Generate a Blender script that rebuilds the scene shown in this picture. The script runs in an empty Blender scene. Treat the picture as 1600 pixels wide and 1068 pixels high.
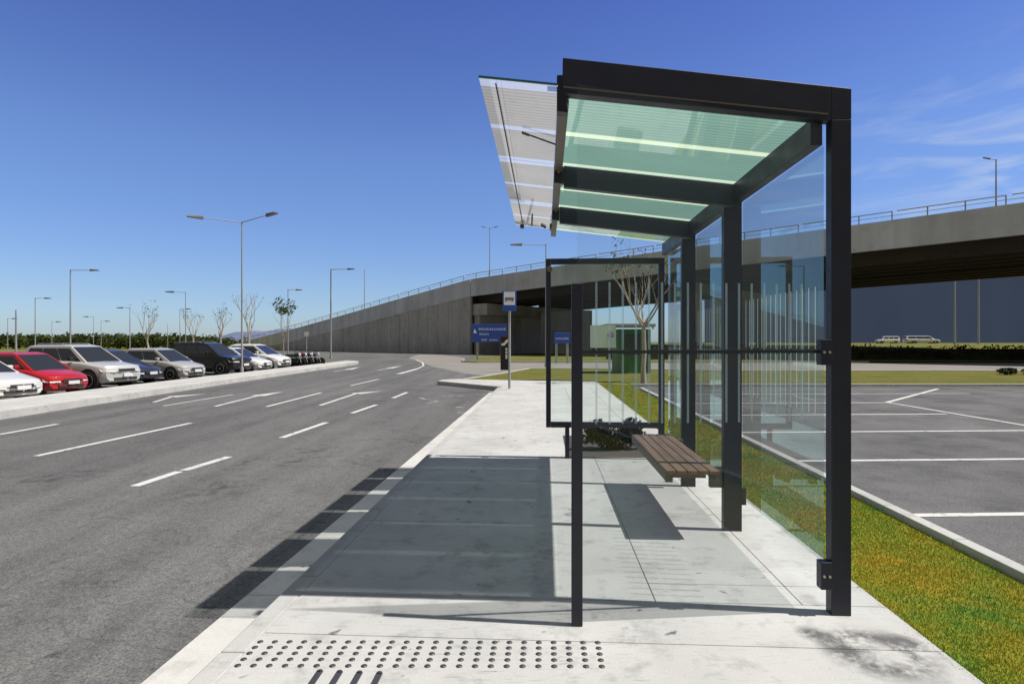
import bpy, bmesh, math, random
import numpy as np
from mathutils import Vector, Matrix
random.seed(7); np.random.seed(7)
R = math.radians
S = bpy.context.scene
COL = S.collection

# ------------------------------------------------------------------ camera, sky, sun, exposure
EYE = 1.6                                   # eye height above the pavement (pavement top is z = 0)
cam = bpy.data.objects.new('camera', bpy.data.cameras.new('camera')); COL.objects.link(cam)
cam.location = (0, 0, EYE); cam.rotation_euler = (R(90), 0, 0)
cam.data.sensor_width = 36; cam.data.lens = 930/1600*36
cam.data.clip_start = 0.05; cam.data.clip_end = 6000
S.camera = cam

SUN_EL = R(60.2); SUN_AZ = R(-6.6)          # azimuth from +X (to the right), slightly towards the camera
sunvec = Vector((math.cos(SUN_EL)*math.cos(SUN_AZ), math.cos(SUN_EL)*math.sin(SUN_AZ), math.sin(SUN_EL)))
w = bpy.data.worlds.new('World'); S.world = w; w.use_nodes = True
nt = w.node_tree; nt.nodes.clear()
sky = nt.nodes.new('ShaderNodeTexSky'); sky.sky_type = 'NISHITA'; sky.sun_disc = False
sky.sun_elevation = SUN_EL; sky.sun_rotation = R(90) - SUN_AZ
sky.air_density = 1.0; sky.dust_density = 0.3; sky.ozone_density = 3.0; sky.altitude = 0
hsv = nt.nodes.new('ShaderNodeHueSaturation'); hsv.inputs['Hue'].default_value = 0.512; hsv.inputs['Saturation'].default_value = 1.02
# thin cirrus: a few streaks of wispy cloud low in the sky
tc = nt.nodes.new('ShaderNodeTexCoord')
mp = nt.nodes.new('ShaderNodeMapping'); mp.inputs['Rotation'].default_value = (0.25, -0.30, 0.35); mp.inputs['Scale'].default_value = (2.2, 2.2, 11.0)
mp.inputs['Location'].default_value = (0.9, 0.35, 0.1)
n1 = nt.nodes.new('ShaderNodeTexNoise'); n1.inputs['Scale'].default_value = 2.6; n1.inputs['Detail'].default_value = 9; n1.inputs['Roughness'].default_value = 0.62; n1.inputs['Distortion'].default_value = 0.6
rp = nt.nodes.new('ShaderNodeValToRGB'); rp.color_ramp.elements[0].position = 0.50; rp.color_ramp.elements[1].position = 0.80
rp.color_ramp.elements[0].color = (0, 0, 0, 1); rp.color_ramp.elements[1].color = (.6, .6, .6, 1)
sx = nt.nodes.new('ShaderNodeSeparateXYZ')
m1 = nt.nodes.new('ShaderNodeMapRange'); m1.inputs['From Min'].default_value = 0.30; m1.inputs['From Max'].default_value = 0.62
mm = nt.nodes.new('ShaderNodeMath'); mm.operation = 'MULTIPLY'
mix = nt.nodes.new('ShaderNodeMix'); mix.data_type = 'RGBA'; mix.inputs['B'].default_value = (8.0, 8.6, 9.4, 1)
gr_ = nt.nodes.new('ShaderNodeValToRGB')      # lifts the visible sky; unseen zenith dimmed and warmed to grey the shadows
while len(gr_.color_ramp.elements) < 6: gr_.color_ramp.elements.new(.5)
for e_, (p_, c_) in zip(gr_.color_ramp.elements, ((0.0, (.84,1.02,1.45,1)), (.08, (.95,1.13,1.45,1)), (.28, (1.10,1.33,1.66,1)), (.50, (.80,.98,1.56,1)), (.66, (.66,.46,.36,1)), (1.0, (.66,.36,.17,1)))):
    e_.position = p_; e_.color = c_
mg = nt.nodes.new('ShaderNodeMix'); mg.data_type = 'RGBA'; mg.blend_type = 'MULTIPLY'; mg.inputs['Factor'].default_value = 1.0
bg = nt.nodes.new('ShaderNodeBackground'); bg.inputs['Strength'].default_value = 0.085
ow = nt.nodes.new('ShaderNodeOutputWorld')
L = nt.links.new
L(tc.outputs['Generated'], mp.inputs['Vector']); L(mp.outputs[0], n1.inputs['Vector']); L(n1.outputs['Fac'], rp.inputs[0])
L(tc.outputs['Generated'], sx.inputs[0]); L(sx.outputs['X'], m1.inputs['Value'])
m2 = nt.nodes.new('ShaderNodeMapRange'); m2.inputs['From Min'].default_value = 0.40; m2.inputs['From Max'].default_value = 0.24
mz = nt.nodes.new('ShaderNodeMath'); mz.operation = 'MULTIPLY'
L(sx.outputs['Z'], m2.inputs['Value']); L(rp.outputs[0], mz.inputs[0]); L(m2.outputs[0], mz.inputs[1])
L(mz.outputs[0], mm.inputs[0]); L(m1.outputs[0], mm.inputs[1])
L(sky.outputs[0], hsv.inputs['Color']); L(hsv.outputs[0], mg.inputs['A']); L(sx.outputs['Z'], gr_.inputs[0]); L(gr_.outputs[0], mg.inputs['B']); m3 = nt.nodes.new('ShaderNodeMapRange'); m3.interpolation_type = 'SMOOTHSTEP'     # added dim neutral sky, mostly out of view, to grey the shadows
m3.inputs['From Min'].default_value = 0.60; m3.inputs['From Max'].default_value = -0.05
grey_fill = nt.nodes.new('ShaderNodeMix'); grey_fill.data_type = 'RGBA'; grey_fill.inputs['B'].default_value = (2.0, 1.90, 1.78, 1)
L(sx.outputs['Y'], m3.inputs['Value']); L(m3.outputs[0], grey_fill.inputs['Factor']); L(mg.outputs['Result'], grey_fill.inputs['A'])
L(grey_fill.outputs['Result'], mix.inputs['A']); L(mm.outputs[0], mix.inputs['Factor'])
L(mix.outputs['Result'], bg.inputs['Color']); L(bg.outputs[0], ow.inputs['Surface'])

sun = bpy.data.objects.new('sun', bpy.data.lights.new('sun', 'SUN')); COL.objects.link(sun)
sun.data.energy = 5.0; sun.data.angle = R(0.5); sun.data.color = (1.0, 0.955, 0.89)
sun.rotation_euler = (-sunvec).to_track_quat('-Z', 'Y').to_euler()
S.view_settings.view_transform = 'Standard'; S.view_settings.look = 'None'
S.view_settings.exposure = 0.0; S.view_settings.gamma = 1.0
S.cycles.max_bounces = 12; S.cycles.transparent_max_bounces = 24
S.cycles.transmission_bounces = 8

# ------------------------------------------------------------------ helpers
TH = math.atan(52/930); CT, ST = math.cos(TH), math.sin(TH)
def W(X, Y, Z=0.0):                         # shelter axes -> world
    return Vector((X*CT + Y*ST, Y*CT - X*ST, Z))
def F(px, d, z=0.0):                        # place at a bearing and a distance
    return Vector(((px-800)/930*d, d, z))
def GP(px, py, z):                          # point of the ground at height z
    d = (EYE - z)*930/(py-534); return Vector(((px-800)/930*d, d, z))

class MB:
    """collects geometry for ONE mesh object"""
    def __init__(s): s.v = []; s.f = []; s.sm = []
    def add(s, vs, fs, smooth=False):
        o = len(s.v); s.v += [tuple(v) for v in vs]
        s.f += [tuple(i+o for i in f) for f in fs]; s.sm += [smooth]*len(fs)
    def box(s, a, b, M=None):
        x0, y0, z0 = a; x1, y1, z1 = b
        vs = [Vector(p) for p in ((x0,y0,z0),(x1,y0,z0),(x1,y1,z0),(x0,y1,z0),(x0,y0,z1),(x1,y0,z1),(x1,y1,z1),(x0,y1,z1))]
        if M: vs = [M @ v for v in vs]
        s.add(vs, [(0,3,2,1),(4,5,6,7),(0,1,5,4),(1,2,6,5),(2,3,7,6),(3,0,4,7)])
    def hexa(s, bot, top):                  # 4 bottom + 4 top corners, both CCW from above
        s.add(list(bot)+list(top), [(0,3,2,1),(4,5,6,7),(0,1,5,4),(1,2,6,5),(2,3,7,6),(3,0,4,7)])
    def prism(s, poly, z0, z1):             # CCW polygon in plan
        n = len(poly)
        vs = [(p[0],p[1],z0) for p in poly]+[(p[0],p[1],z1) for p in poly]
        s.add(vs, [tuple(range(n-1,-1,-1)), tuple(range(n,2*n))]+[(i,(i+1)%n,n+(i+1)%n,n+i) for i in range(n)])
    def sheet(s, poly, z):
        s.add([(p[0],p[1],z) for p in poly], [tuple(range(len(poly)))])
    def tube(s, pts, rad, n=8, cap=True, smooth=True):
        pts = [Vector(p) for p in pts]
        if not hasattr(rad, '__len__'): rad = [rad]*len(pts)
        vs = []; fs = []
        for i, p in enumerate(pts):
            t = (pts[min(i+1,len(pts)-1)] - pts[max(i-1,0)]).normalized()
            a = t.orthogonal().normalized() if abs(t.z) > .99 else t.cross(Vector((0,0,1))).normalized()
            b = t.cross(a)
            for k in range(n):
                q = 2*math.pi*k/n; vs.append(p + (a*math.cos(q)+b*math.sin(q))*rad[i])
        for i in range(len(pts)-1):
            for k in range(n):
                fs.append((i*n+k, i*n+(k+1)%n, (i+1)*n+(k+1)%n, (i+1)*n+k))
        s.add(vs, fs, smooth)
        if cap:
            m = len(pts)-1
            s.add(vs[:n], [tuple(range(n-1,-1,-1))]); s.add(vs[m*n:], [tuple(range(n))])
    def lathe(s, c, axis, prof, n=20, smooth=True):   # prof: (radius, offset along axis)
        c = Vector(c); ax = Vector(axis).normalized(); a = ax.orthogonal().normalized(); b = ax.cross(a)
        vs = []; fs = []
        for r, h in prof:
            for k in range(n):
                q = 2*math.pi*k/n; vs.append(c + ax*h + (a*math.cos(q)+b*math.sin(q))*r)
        for i in range(len(prof)-1):
            for k in range(n): fs.append((i*n+k, i*n+(k+1)%n, (i+1)*n+(k+1)%n, (i+1)*n+k))
        s.add(vs, fs, smooth)
        s.add(vs[:n], [tuple(range(n-1,-1,-1))]); s.add(vs[-n:], [tuple(range(n))])
    def build(s, name, m, parent=None, bevel=0.0, kind=None, fix=True):
        me = bpy.data.meshes.new(name); me.from_pydata(s.v, [], s.f)
        me.polygons.foreach_set('use_smooth', s.sm)
        if fix:
            bm = bmesh.new(); bm.from_mesh(me); bmesh.ops.recalc_face_normals(bm, faces=bm.faces); bm.to_mesh(me); bm.free()
        me.materials.append(m); me.update()
        o = bpy.data.objects.new(name, me); COL.objects.link(o)
        if parent: o.parent = parent
        if bevel:
            b = o.modifiers.new('bevel', 'BEVEL'); b.width = bevel; b.segments = 2; b.limit_method = 'ANGLE'
        if kind: o['kind'] = kind
        return o
def tag(o, label, cat, group=None):
    o['label'] = label; o['category'] = cat
    if group: o['group'] = group
    return o
def thing(name, label, cat, loc=(0,0,0), rz=0.0, group=None):
    o = bpy.data.objects.new(name, None); COL.objects.link(o); o.empty_display_size = .3
    o.location = loc; o.rotation_euler = (0, 0, rz)
    return tag(o, label, cat, group)
def dup(o, loc, rz=None, label=None):
    def cp(x, par):
        c = x.copy(); COL.objects.link(c)
        if par: c.parent = par
        for ch in [k for k in bpy.data.objects if k.parent == x]: cp(ch, c)
        return c
    c = cp(o, None); c.location = loc
    if rz is not None: c.rotation_euler = (0, 0, rz)
    if label: c['label'] = label
    return c

# ------------------------------------------------------------------ materials
def mat(name, col=(.5,.5,.5), rough=.6, metal=0.0, spec=.5, coat=0.0):
    m = bpy.data.materials.new(name); m.use_nodes = True
    p = m.node_tree.nodes['Principled BSDF']
    p.inputs['Base Color'].default_value = (*col, 1); p.inputs['Roughness'].default_value = rough
    p.inputs['Metallic'].default_value = metal; p.inputs['Specular IOR Level'].default_value = spec
    p.inputs['Coat Weight'].default_value = coat; p.inputs['Coat Roughness'].default_value = .05
    return m
def N(m, t, **kw):
    n = m.node_tree.nodes.new(t)
    for k, v in kw.items():
        if k in n.inputs: n.inputs[k].default_value = v
        else: setattr(n, k, v)
    return n
def lk(m, a, b): m.node_tree.links.new(a, b)
def P(m): return m.node_tree.nodes['Principled BSDF']
def ramp(m, fac, stops):
    r = N(m, 'ShaderNodeValToRGB'); e = r.color_ramp.elements
    while len(e) < len(stops): e.new(.5)
    for i, (p, c) in enumerate(stops): e[i].position = p; e[i].color = (*c, 1) if len(c) == 3 else c
    lk(m, fac, r.inputs[0]); return r.outputs[0]
def noise(m, scale, detail=4, rough=.55, stretch=None, coord='Object', dist=0.0):
    t = N(m, 'ShaderNodeTexCoord'); v = t.outputs[coord]
    if stretch:
        mp = N(m, 'ShaderNodeMapping'); mp.inputs['Scale'].default_value = stretch; lk(m, v, mp.inputs[0]); v = mp.outputs[0]
    n = N(m, 'ShaderNodeTexNoise', Scale=scale, Detail=detail, Roughness=rough, Distortion=dist); lk(m, v, n.inputs['Vector'])
    return n.outputs['Fac']
def mixc(m, fac, a, b, mode='MIX'):
    x = N(m, 'ShaderNodeMix', data_type='RGBA', blend_type=mode)
    for s, k in ((fac, 'Factor'), (a, 'A'), (b, 'B')):
        i = x.inputs[k] if k == 'Factor' else [q for q in x.inputs if q.name == k and q.type == 'RGBA'][0]
        if isinstance(s, (int, float)): i.default_value = s
        elif isinstance(s, tuple): i.default_value = (*s, 1)
        else: lk(m, s, i)
    return [q for q in x.outputs if q.type == 'RGBA'][0]
def bump(m, h, strength=.3, dist=.01):
    b = N(m, 'ShaderNodeBump', Strength=strength, Distance=dist); lk(m, h, b.inputs['Height']); lk(m, b.outputs[0], P(m).inputs['Normal'])
def g(v): return (v, v, v)

def concrete(name, base, dirt=.35, tint=(1,1,.98), scale=1.0):
    m = mat(name, rough=.85, spec=.25)
    c0 = tuple(base*t for t in tint)
    big = ramp(m, noise(m, .9*scale, 6, .6), [(.3, tuple(x*.80 for x in c0)), (.62, c0)])
    blot = ramp(m, noise(m, 4.5*scale, 8, .68), [(.30, g(1-dirt)), (.47, g(1.0))])
    grit = ramp(m, noise(m, 130, 3, .6), [(.3, g(.86)), (.65, g(1.04))])
    c = mixc(m, 1.0, mixc(m, 1.0, big, blot, 'MULTIPLY'), grit, 'MULTIPLY')
    lk(m, c, P(m).inputs['Base Color']); bump(m, noise(m, 90, 5, .6), .25, .004)
    return m, c
M_pave, pave_c = concrete('pavement concrete', .58, .30)
# black smudges and a tyre-ring stain on the slabs
m = M_pave
spots = ramp(m, noise(m, 7.5, 3, .5, dist=.5), [(.25, g(.30)), (.31, g(1.0))])
c = mixc(m, 1.0, pave_c, spots, 'MULTIPLY')
brush = ramp(m, noise(m, 16, 6, .7, (.35, 3.2, 1), dist=.3), [(.30, g(.50)), (.44, g(1.0))])
c = mixc(m, mixc(m, ramp(m, noise(m, .55, 3, .5), [(.42, g(.35)), (.6, g(1))]), (0,0,0), (1,1,1)), c, mixc(m, 1.0, c, brush, 'MULTIPLY'))
fleck = ramp(m, noise(m, 42, 3, .6), [(.26, g(.55)), (.33, g(1.0))])
c = mixc(m, .8, c, fleck, 'MULTIPLY')
geo = N(m, 'ShaderNodeNewGeometry')
wob = mixc(m, 1.0, noise(m, 3.5, 6, .65), ramp(m, noise(m, 22, 6, .7), [(.3, g(.72)), (.6, g(1.05))]), 'MULTIPLY')
for (sxx, syy, r0, r1, lo, hi) in ((1.72, 3.17, .17, .15, .34, .52), (1.60, 3.24, .06, .13, .36, .52), (1.47, 3.36, .03, .08, .36, .5), (1.90, 3.27, .05, .08, .36, .5), (.2, 3.3, .25, .2, .48, .8), (-.3, 4.4, .3, .3, .45, .8), (.25, 5.75, .04, .07, .42, .6), (.23, 5.55, .03, .05, .42, .6), (1.52, 5.02, .02, .07, .42, .6)):
    p = W(sxx, syy)
    vm = N(m, 'ShaderNodeVectorMath', operation='DISTANCE'); vm.inputs[1].default_value = p; lk(m, geo.outputs['Position'], vm.inputs[0])
    d = N(m, 'ShaderNodeMath', operation='SUBTRACT'); lk(m, vm.outputs['Value'], d.inputs[0]); d.inputs[1].default_value = r0
    a = N(m, 'ShaderNodeMath', operation='ABSOLUTE'); lk(m, d.outputs[0], a.inputs[0])
    mr = N(m, 'ShaderNodeMapRange'); mr.inputs['From Min'].default_value = 0; mr.inputs['From Max'].default_value = r1; mr.inputs['To Min'].default_value = 1; mr.inputs['To Max'].default_value = 0; lk(m, a.outputs[0], mr.inputs['Value'])
    wr = ramp(m, wob, [(lo, g(0)), (hi, g(1))])
    mu = N(m, 'ShaderNodeMath', operation='MULTIPLY'); lk(m, mr.outputs[0], mu.inputs[0]); lk(m, wr, mu.inputs[1])
    c = mixc(m, mu.outputs[0], c, (.13, .13, .13))
lk(m, c, P(m).inputs['Base Color'])
M_kerb, _ = concrete('kerb concrete', .54, .25)
M_gutter, _ = concrete('gutter concrete', .66, .18, (1, .99, .95))
gsp = ramp(M_gutter, noise(M_gutter, 5.5, 2, .4), [(.235, g(.12)), (.27, g(1.0))])
lk(M_gutter, mixc(M_gutter, 1.0, _, gsp, 'MULTIPLY'), P(M_gutter).inputs['Base Color'])
M_isl, _ = concrete('island concrete', .60, .3, (1, .99, .96))
M_bridge, bc = concrete('overpass concrete', .56, .26, (.97, .98, 1.0), .25)
m = M_bridge
streak = ramp(m, noise(m, 1.0, 5, .6, (.55, .55, .05)), [(.35, g(.84)), (.65, g(1.06))])
lk(m, mixc(m, 1.0, bc, streak, 'MULTIPLY'), P(m).inputs['Base Color'])
M_fascia, fc = concrete('overpass fascia', .72, .15, (.92, .97, 1.07), .2)
m = M_fascia
lk(m, mixc(m, 1.0, fc, ramp(m, noise(m, 1.2, 5, .6, (.5, .5, .04)), [(.35, g(.84)), (.65, g(1.06))]), 'MULTIPLY'), P(m).inputs['Base Color'])
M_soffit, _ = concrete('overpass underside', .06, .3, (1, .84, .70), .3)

M_asph = m = mat('asphalt', rough=.9, spec=.2)
big = ramp(m, noise(m, .16, 6, .62, (2.2, .5, 1)), [(.30, (.118,.118,.118)), (.66, (.165,.165,.163))])
pat = ramp(m, noise(m, 1.1, 8, .7, (1.5, .7, 1), dist=.4), [(.34, g(.84)), (.48, g(1.0)), (.72, g(1.08))])
grit = mixc(m, 1.0, ramp(m, noise(m, 75, 2, .7), [(.25, g(.45)), (.5, g(1.0)), (.78, g(1.65))]), ramp(m, noise(m, 24, 4, .7), [(.28, g(.72)), (.5, g(1.0)), (.75, g(1.22))]), 'MULTIPLY')
drip = ramp(m, noise(m, 7.5, 4, .55, (.7,1.3,1), dist=.4), [(.27, g(.42)), (.345, g(1.0))])
trk = ramp(m, noise(m, .8, 3, .5, (2.2, .05, 1)), [(.4, g(.90)), (.6, g(1.06))])
cr = N(m, 'ShaderNodeTexVoronoi', feature='DISTANCE_TO_EDGE'); cr.inputs['Scale'].default_value = .42
tcc = N(m, 'ShaderNodeTexCoord'); wv = N(m, 'ShaderNodeTexNoise', Scale=1.5, Detail=6); lk(m, tcc.outputs['Object'], wv.inputs['Vector'])
va = N(m, 'ShaderNodeVectorMath', operation='MULTIPLY_ADD'); lk(m, wv.outputs['Color'], va.inputs[0]); va.inputs[1].default_value = (.9,.9,.9); lk(m, tcc.outputs['Object'], va.inputs[2]); lk(m, va.outputs[0], cr.inputs['Vector'])
crk = ramp(m, cr.outputs['Distance'], [(.000, g(.60)), (.010, g(1.0))])
c = mixc(m, 1.0, big, pat, 'MULTIPLY'); c = mixc(m, 1.0, c, trk, 'MULTIPLY')
geo = N(m, 'ShaderNodeNewGeometry')
wob = ramp(m, noise(m, 5, 6, .7), [(.48, g(0)), (.66, g(1))])
for (px_, py_, r0) in ((470,718,.55),(385,722,.45),(505,700,.35),(330,765,.6),(95,745,.7),(560,722,.4),(150,905,.3),(640,690,.5),(245,640,.9)):
    q = GP(px_, py_, -.15)
    vm = N(m, 'ShaderNodeVectorMath', operation='SUBTRACT'); vm.inputs[1].default_value = q; lk(m, geo.outputs['Position'], vm.inputs[0])
    vs_ = N(m, 'ShaderNodeVectorMath', operation='MULTIPLY'); vs_.inputs[1].default_value = (1.0,.55,0); lk(m, vm.outputs[0], vs_.inputs[0])
    ln_ = N(m, 'ShaderNodeVectorMath', operation='LENGTH'); lk(m, vs_.outputs[0], ln_.inputs[0])
    mr = N(m, 'ShaderNodeMapRange'); mr.inputs['From Min'].default_value = 0; mr.inputs['From Max'].default_value = r0; mr.inputs['To Min'].default_value = 1; mr.inputs['To Max'].default_value = 0; lk(m, ln_.outputs['Value'], mr.inputs['Value'])
    mu = N(m, 'ShaderNodeMath', operation='MULTIPLY'); lk(m, mr.outputs[0], mu.inputs[0]); lk(m, wob, mu.inputs[1])
    c = mixc(m, mu.outputs[0], c, (.05,.05,.051))
c = mixc(m, 1.0, mixc(m, .8, c, drip, 'MULTIPLY'), grit, 'MULTIPLY'); c = mixc(m, .55, c, crk, 'MULTIPLY')
lk(m, c, P(m).inputs['Base Color']); bump(m, noise(m, 75, 2, .7), .5, .006)

M_lot = m = mat('parking lot asphalt', rough=.9, spec=.2)
big = ramp(m, noise(m, .35, 6, .62), [(.30, (.115,.115,.118)), (.66, (.165,.165,.168))])
grit = ramp(m, noise(m, 75, 2, .7), [(.25, g(.5)), (.5, g(1.0)), (.78, g(1.55))])
wet = ramp(m, noise(m, .8, 7, .65), [(.38, g(.75)), (.52, g(1.0)), (.72, g(1.15))])
lk(m, mixc(m, 1.0, mixc(m, 1.0, big, grit, 'MULTIPLY'), wet, 'MULTIPLY'), P(m).inputs['Base Color']); bump(m, noise(m, 75, 2, .7), .4, .005)

M_road2 = m = mat('dusty side road', rough=.95, spec=.15)
lk(m, ramp(m, noise(m, .5, 7, .65, (.4, 1.5, 1)), [(.3, (.20,.19,.178)), (.65, (.31,.295,.275))]), P(m).inputs['Base Color'])

M_paint = m = mat('road paint', rough=.7, spec=.3)
n = noise(m, 9, 8, .75)
c = ramp(m, n, [(.34, (.17,.17,.17)), (.46, (.66,.66,.64))])
lk(m, c, P(m).inputs['Base Color'])
M_paintworn = m = mat('worn road paint', rough=.8, spec=.2)
lk(m, ramp(m, noise(m, 5, 8, .75), [(.40, (.13,.13,.13)), (.60, (.50,.50,.48))]), P(m).inputs['Base Color'])

M_soil = m = mat('grass ground', rough=1, spec=.1)
a = ramp(m, noise(m, 1.6, 6, .6), [(.28, (.40,.20,.025)), (.38, (.36,.27,.03)), (.52, (.26,.28,.035)), (.66, (.12,.25,.04))])
b = ramp(m, noise(m, 45, 4, .7), [(.25, g(.45)), (.7, g(1.3))])
lk(m, mixc(m, 1.0, a, b, 'MULTIPLY'), P(m).inputs['Base Color']); bump(m, noise(m, 40, 5, .7), .8, .03)
M_blade = m = mat('grass blades', rough=.75, spec=.2)
a = ramp(m, noise(m, 1.5, 5, .65), [(.28, (.56,.27,.035)), (.36, (.50,.37,.045)), (.48, (.38,.40,.05)), (.59, (.26,.38,.055)), (.67, (.08,.32,.08))])
b = ramp(m, noise(m, 60, 2, .6), [(.25, g(.6)), (.75, g(1.35))])
lk(m, mixc(m, 1.0, a, b, 'MULTIPLY'), P(m).inputs['Base Color'])
M_lawn = m = mat('far grass', rough=1, spec=.1)
a = ramp(m, noise(m, .45, 7, .65), [(.30, (.20,.165,.05)), (.5, (.18,.18,.045)), (.7, (.11,.135,.035))])
b = ramp(m, noise(m, 9, 5, .75), [(.25, g(.6)), (.7, g(1.25))])
lk(m, mixc(m, 1.0, a, b, 'MULTIPLY'), P(m).inputs['Base Color']); bump(m, noise(m, 8, 6, .7), 1, .1)
M_gnd = m = mat('open ground', rough=1, spec=.1)
lk(m, ramp(m, noise(m, .06, 8, .65), [(.3, (.12,.14,.03)), (.55, (.19,.19,.045)), (.75, (.21,.18,.07))]), P(m).inputs['Base Color'])
M_hill = m = mat('hazy wooded hills', rough=1, spec=.05)
lk(m, ramp(m, noise(m, .03, 8, .7), [(.3, (.12,.15,.26)), (.7, (.20,.23,.36))]), P(m).inputs['Base Color'])  # blue of distant haze mixed into the hill colour
def leafmat(name, lo, hi, sc=.8, transl=.35):
    m = mat(name, rough=.65, spec=.25)
    a = ramp(m, noise(m, sc, 4, .6), [(.3, lo), (.7, hi)])
    lk(m, a, P(m).inputs['Base Color'])
    tr = N(m, 'ShaderNodeBsdfTranslucent'); lk(m, a, tr.inputs['Color'])
    ms = N(m, 'ShaderNodeMixShader'); ms.inputs[0].default_value = transl
    out = [n for n in m.node_tree.nodes if n.type == 'OUTPUT_MATERIAL'][0]
    lk(m, P(m).outputs[0], ms.inputs[1]); lk(m, tr.outputs[0], ms.inputs[2]); lk(m, ms.outputs[0], out.inputs['Surface'])
    return m
M_leaf = leafmat('small tree leaves', (.05,.075,.02), (.11,.13,.035))
M_wood = leafmat('wood belt leaves', (.035,.055,.012), (.085,.11,.025), .12)
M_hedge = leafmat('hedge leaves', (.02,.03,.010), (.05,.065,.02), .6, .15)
M_darkleaf = leafmat('dark shrub leaves', (.006,.007,.006), (.016,.017,.015), 5, .05)
M_bark = m = mat('pale bark', rough=.9, spec=.2)
lk(m, ramp(m, noise(m, 9, 5, .6, (1,1,.25)), [(.3, (.30,.25,.19)), (.7, (.55,.48,.40))]), P(m).inputs['Base Color'])

M_frame = m = mat('charcoal painted steel', (.019,.020,.026), .42, 0, .5)
lk(m, ramp(m, noise(m, 2.5, 6, .6), [(.3, (.007,.009,.021)), (.7, (.011,.014,.031))]), P(m).inputs['Base Color'])
lk(m, ramp(m, noise(m, 6, 6, .7), [(.3, g(.34)), (.7, g(.52))]), P(m).inputs['Roughness'])
M_brown = mat('brown grey aluminium', (.145,.118,.092), .5, .15)
M_bolt = mat('bare bolt steel', (.55,.55,.53), .35, .8)
M_galv = m = mat('galvanised steel', rough=.5, metal=.25, spec=.5)
lk(m, ramp(m, noise(m, 6, 5, .6, (1,1,.3)), [(.3, (.34,.35,.36)), (.7, (.46,.47,.48))]), P(m).inputs['Base Color'])
M_dkpole = mat('grey lamp housing', (.16,.17,.18), .5)
M_white = mat('white enamel', (.80,.80,.80), .4)
M_wht = mat('white lettering', (.85,.85,.85), .5)
M_blue = mat('sign blue', (.030,.085,.42), .45)
M_dkblue = mat('sign band blue', (.022,.09,.40), .4)
M_greysym = mat('sign symbol grey', (.16,.17,.22), .5)
M_blk = mat('black panel', (.012,.012,.013), .35)
M_rub = mat('tyre rubber', (.018,.018,.018), .85, 0, .2)
M_plas = mat('black trim plastic', (.025,.025,.026), .6)
M_rim = mat('alloy wheel', (.42,.42,.43), .35, .6)
M_lens = mat('lamp lens', (.72,.73,.74), .15, 0, .6)
M_amber = mat('red lamp lens', (.45,.02,.02), .25)
M_carglass = mat('tinted car glass', (.030,.037,.048), .05, 0, .9)
M_green = m = mat('green kiosk cladding', rough=.6)
lk(m, ramp(m, noise(m, 2, 4, .5, (6,6,.3)), [(.3, (.02,.14,.05)), (.7, (.035,.22,.08))]), P(m).inputs['Base Color'])
M_kglass = mat('kiosk dark glass', (.03,.05,.05), .1)
M_hangar = m = mat('slate blue cladding', rough=.7, spec=.2)
lk(m, ramp(m, noise(m, .05, 5, .6, (1,1,.5)), [(.3, (.105,.155,.40)), (.7, (.125,.18,.43))]), P(m).inputs['Base Color'])
M_bench = m = mat('bench timber', rough=.6, spec=.3)
gr = noise(m, 14, 8, .7, (3.5, .10, 3.5), dist=.5)
lk(m, ramp(m, gr, [(.28, (.10,.064,.044)), (.5, (.195,.13,.092)), (.75, (.29,.205,.15))]), P(m).inputs['Base Color']); bump(m, gr, .3, .003)
M_benchsteel = mat('bench steel', (.11,.102,.09), .55, .2)

def thin_fresnel(m, share):
    """mirror share of a thin sheet, the same from either side"""
    ge = N(m, 'ShaderNodeNewGeometry'); mr = N(m, 'ShaderNodeMapRange'); mr.inputs['To Min'].default_value = 1.5; mr.inputs['To Max'].default_value = 1/1.5
    lk(m, ge.outputs['Backfacing'], mr.inputs['Value'])
    fr = N(m, 'ShaderNodeFresnel'); lk(m, mr.outputs[0], fr.inputs['IOR'])
    mu = N(m, 'ShaderNodeMath', operation='MULTIPLY'); lk(m, fr.outputs[0], mu.inputs[0]); mu.inputs[1].default_value = share
    return mu.outputs[0]
def glass(name, tint, base=.04, dust=0.0, dustcol=(.8,.9,.85), refl=1.0, mirror=(.93,.97,1.0)):
    """thin pane: tinted see-through, mirror-like at grazing angles, optional light-scattering film"""
    m = bpy.data.materials.new(name); m.use_nodes = True; m.node_tree.nodes.clear()
    out = N(m, 'ShaderNodeOutputMaterial')
    t = N(m, 'ShaderNodeBsdfTransparent'); t.inputs['Color'].default_value = (*tint, 1)
    gl = N(m, 'ShaderNodeBsdfGlossy'); gl.inputs['Roughness'].default_value = .01; gl.inputs['Color'].default_value = (*mirror,1)
    fr = thin_fresnel(m, refl)
    last = t.outputs[0]
    if dust:
        tr = N(m, 'ShaderNodeBsdfTranslucent'); tr.inputs['Color'].default_value = (*dustcol, 1)
        x = N(m, 'ShaderNodeMixShader'); x.inputs[0].default_value = dust
        lk(m, last, x.inputs[1]); lk(m, tr.outputs[0], x.inputs[2]); last = x.outputs[0]
    x = N(m, 'ShaderNodeMixShader'); lk(m, fr, x.inputs[0]); lk(m, last, x.inputs[1]); lk(m, gl.outputs[0], x.inputs[2])
    lk(m, x.outputs[0], out.inputs['Surface']); return m
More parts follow.
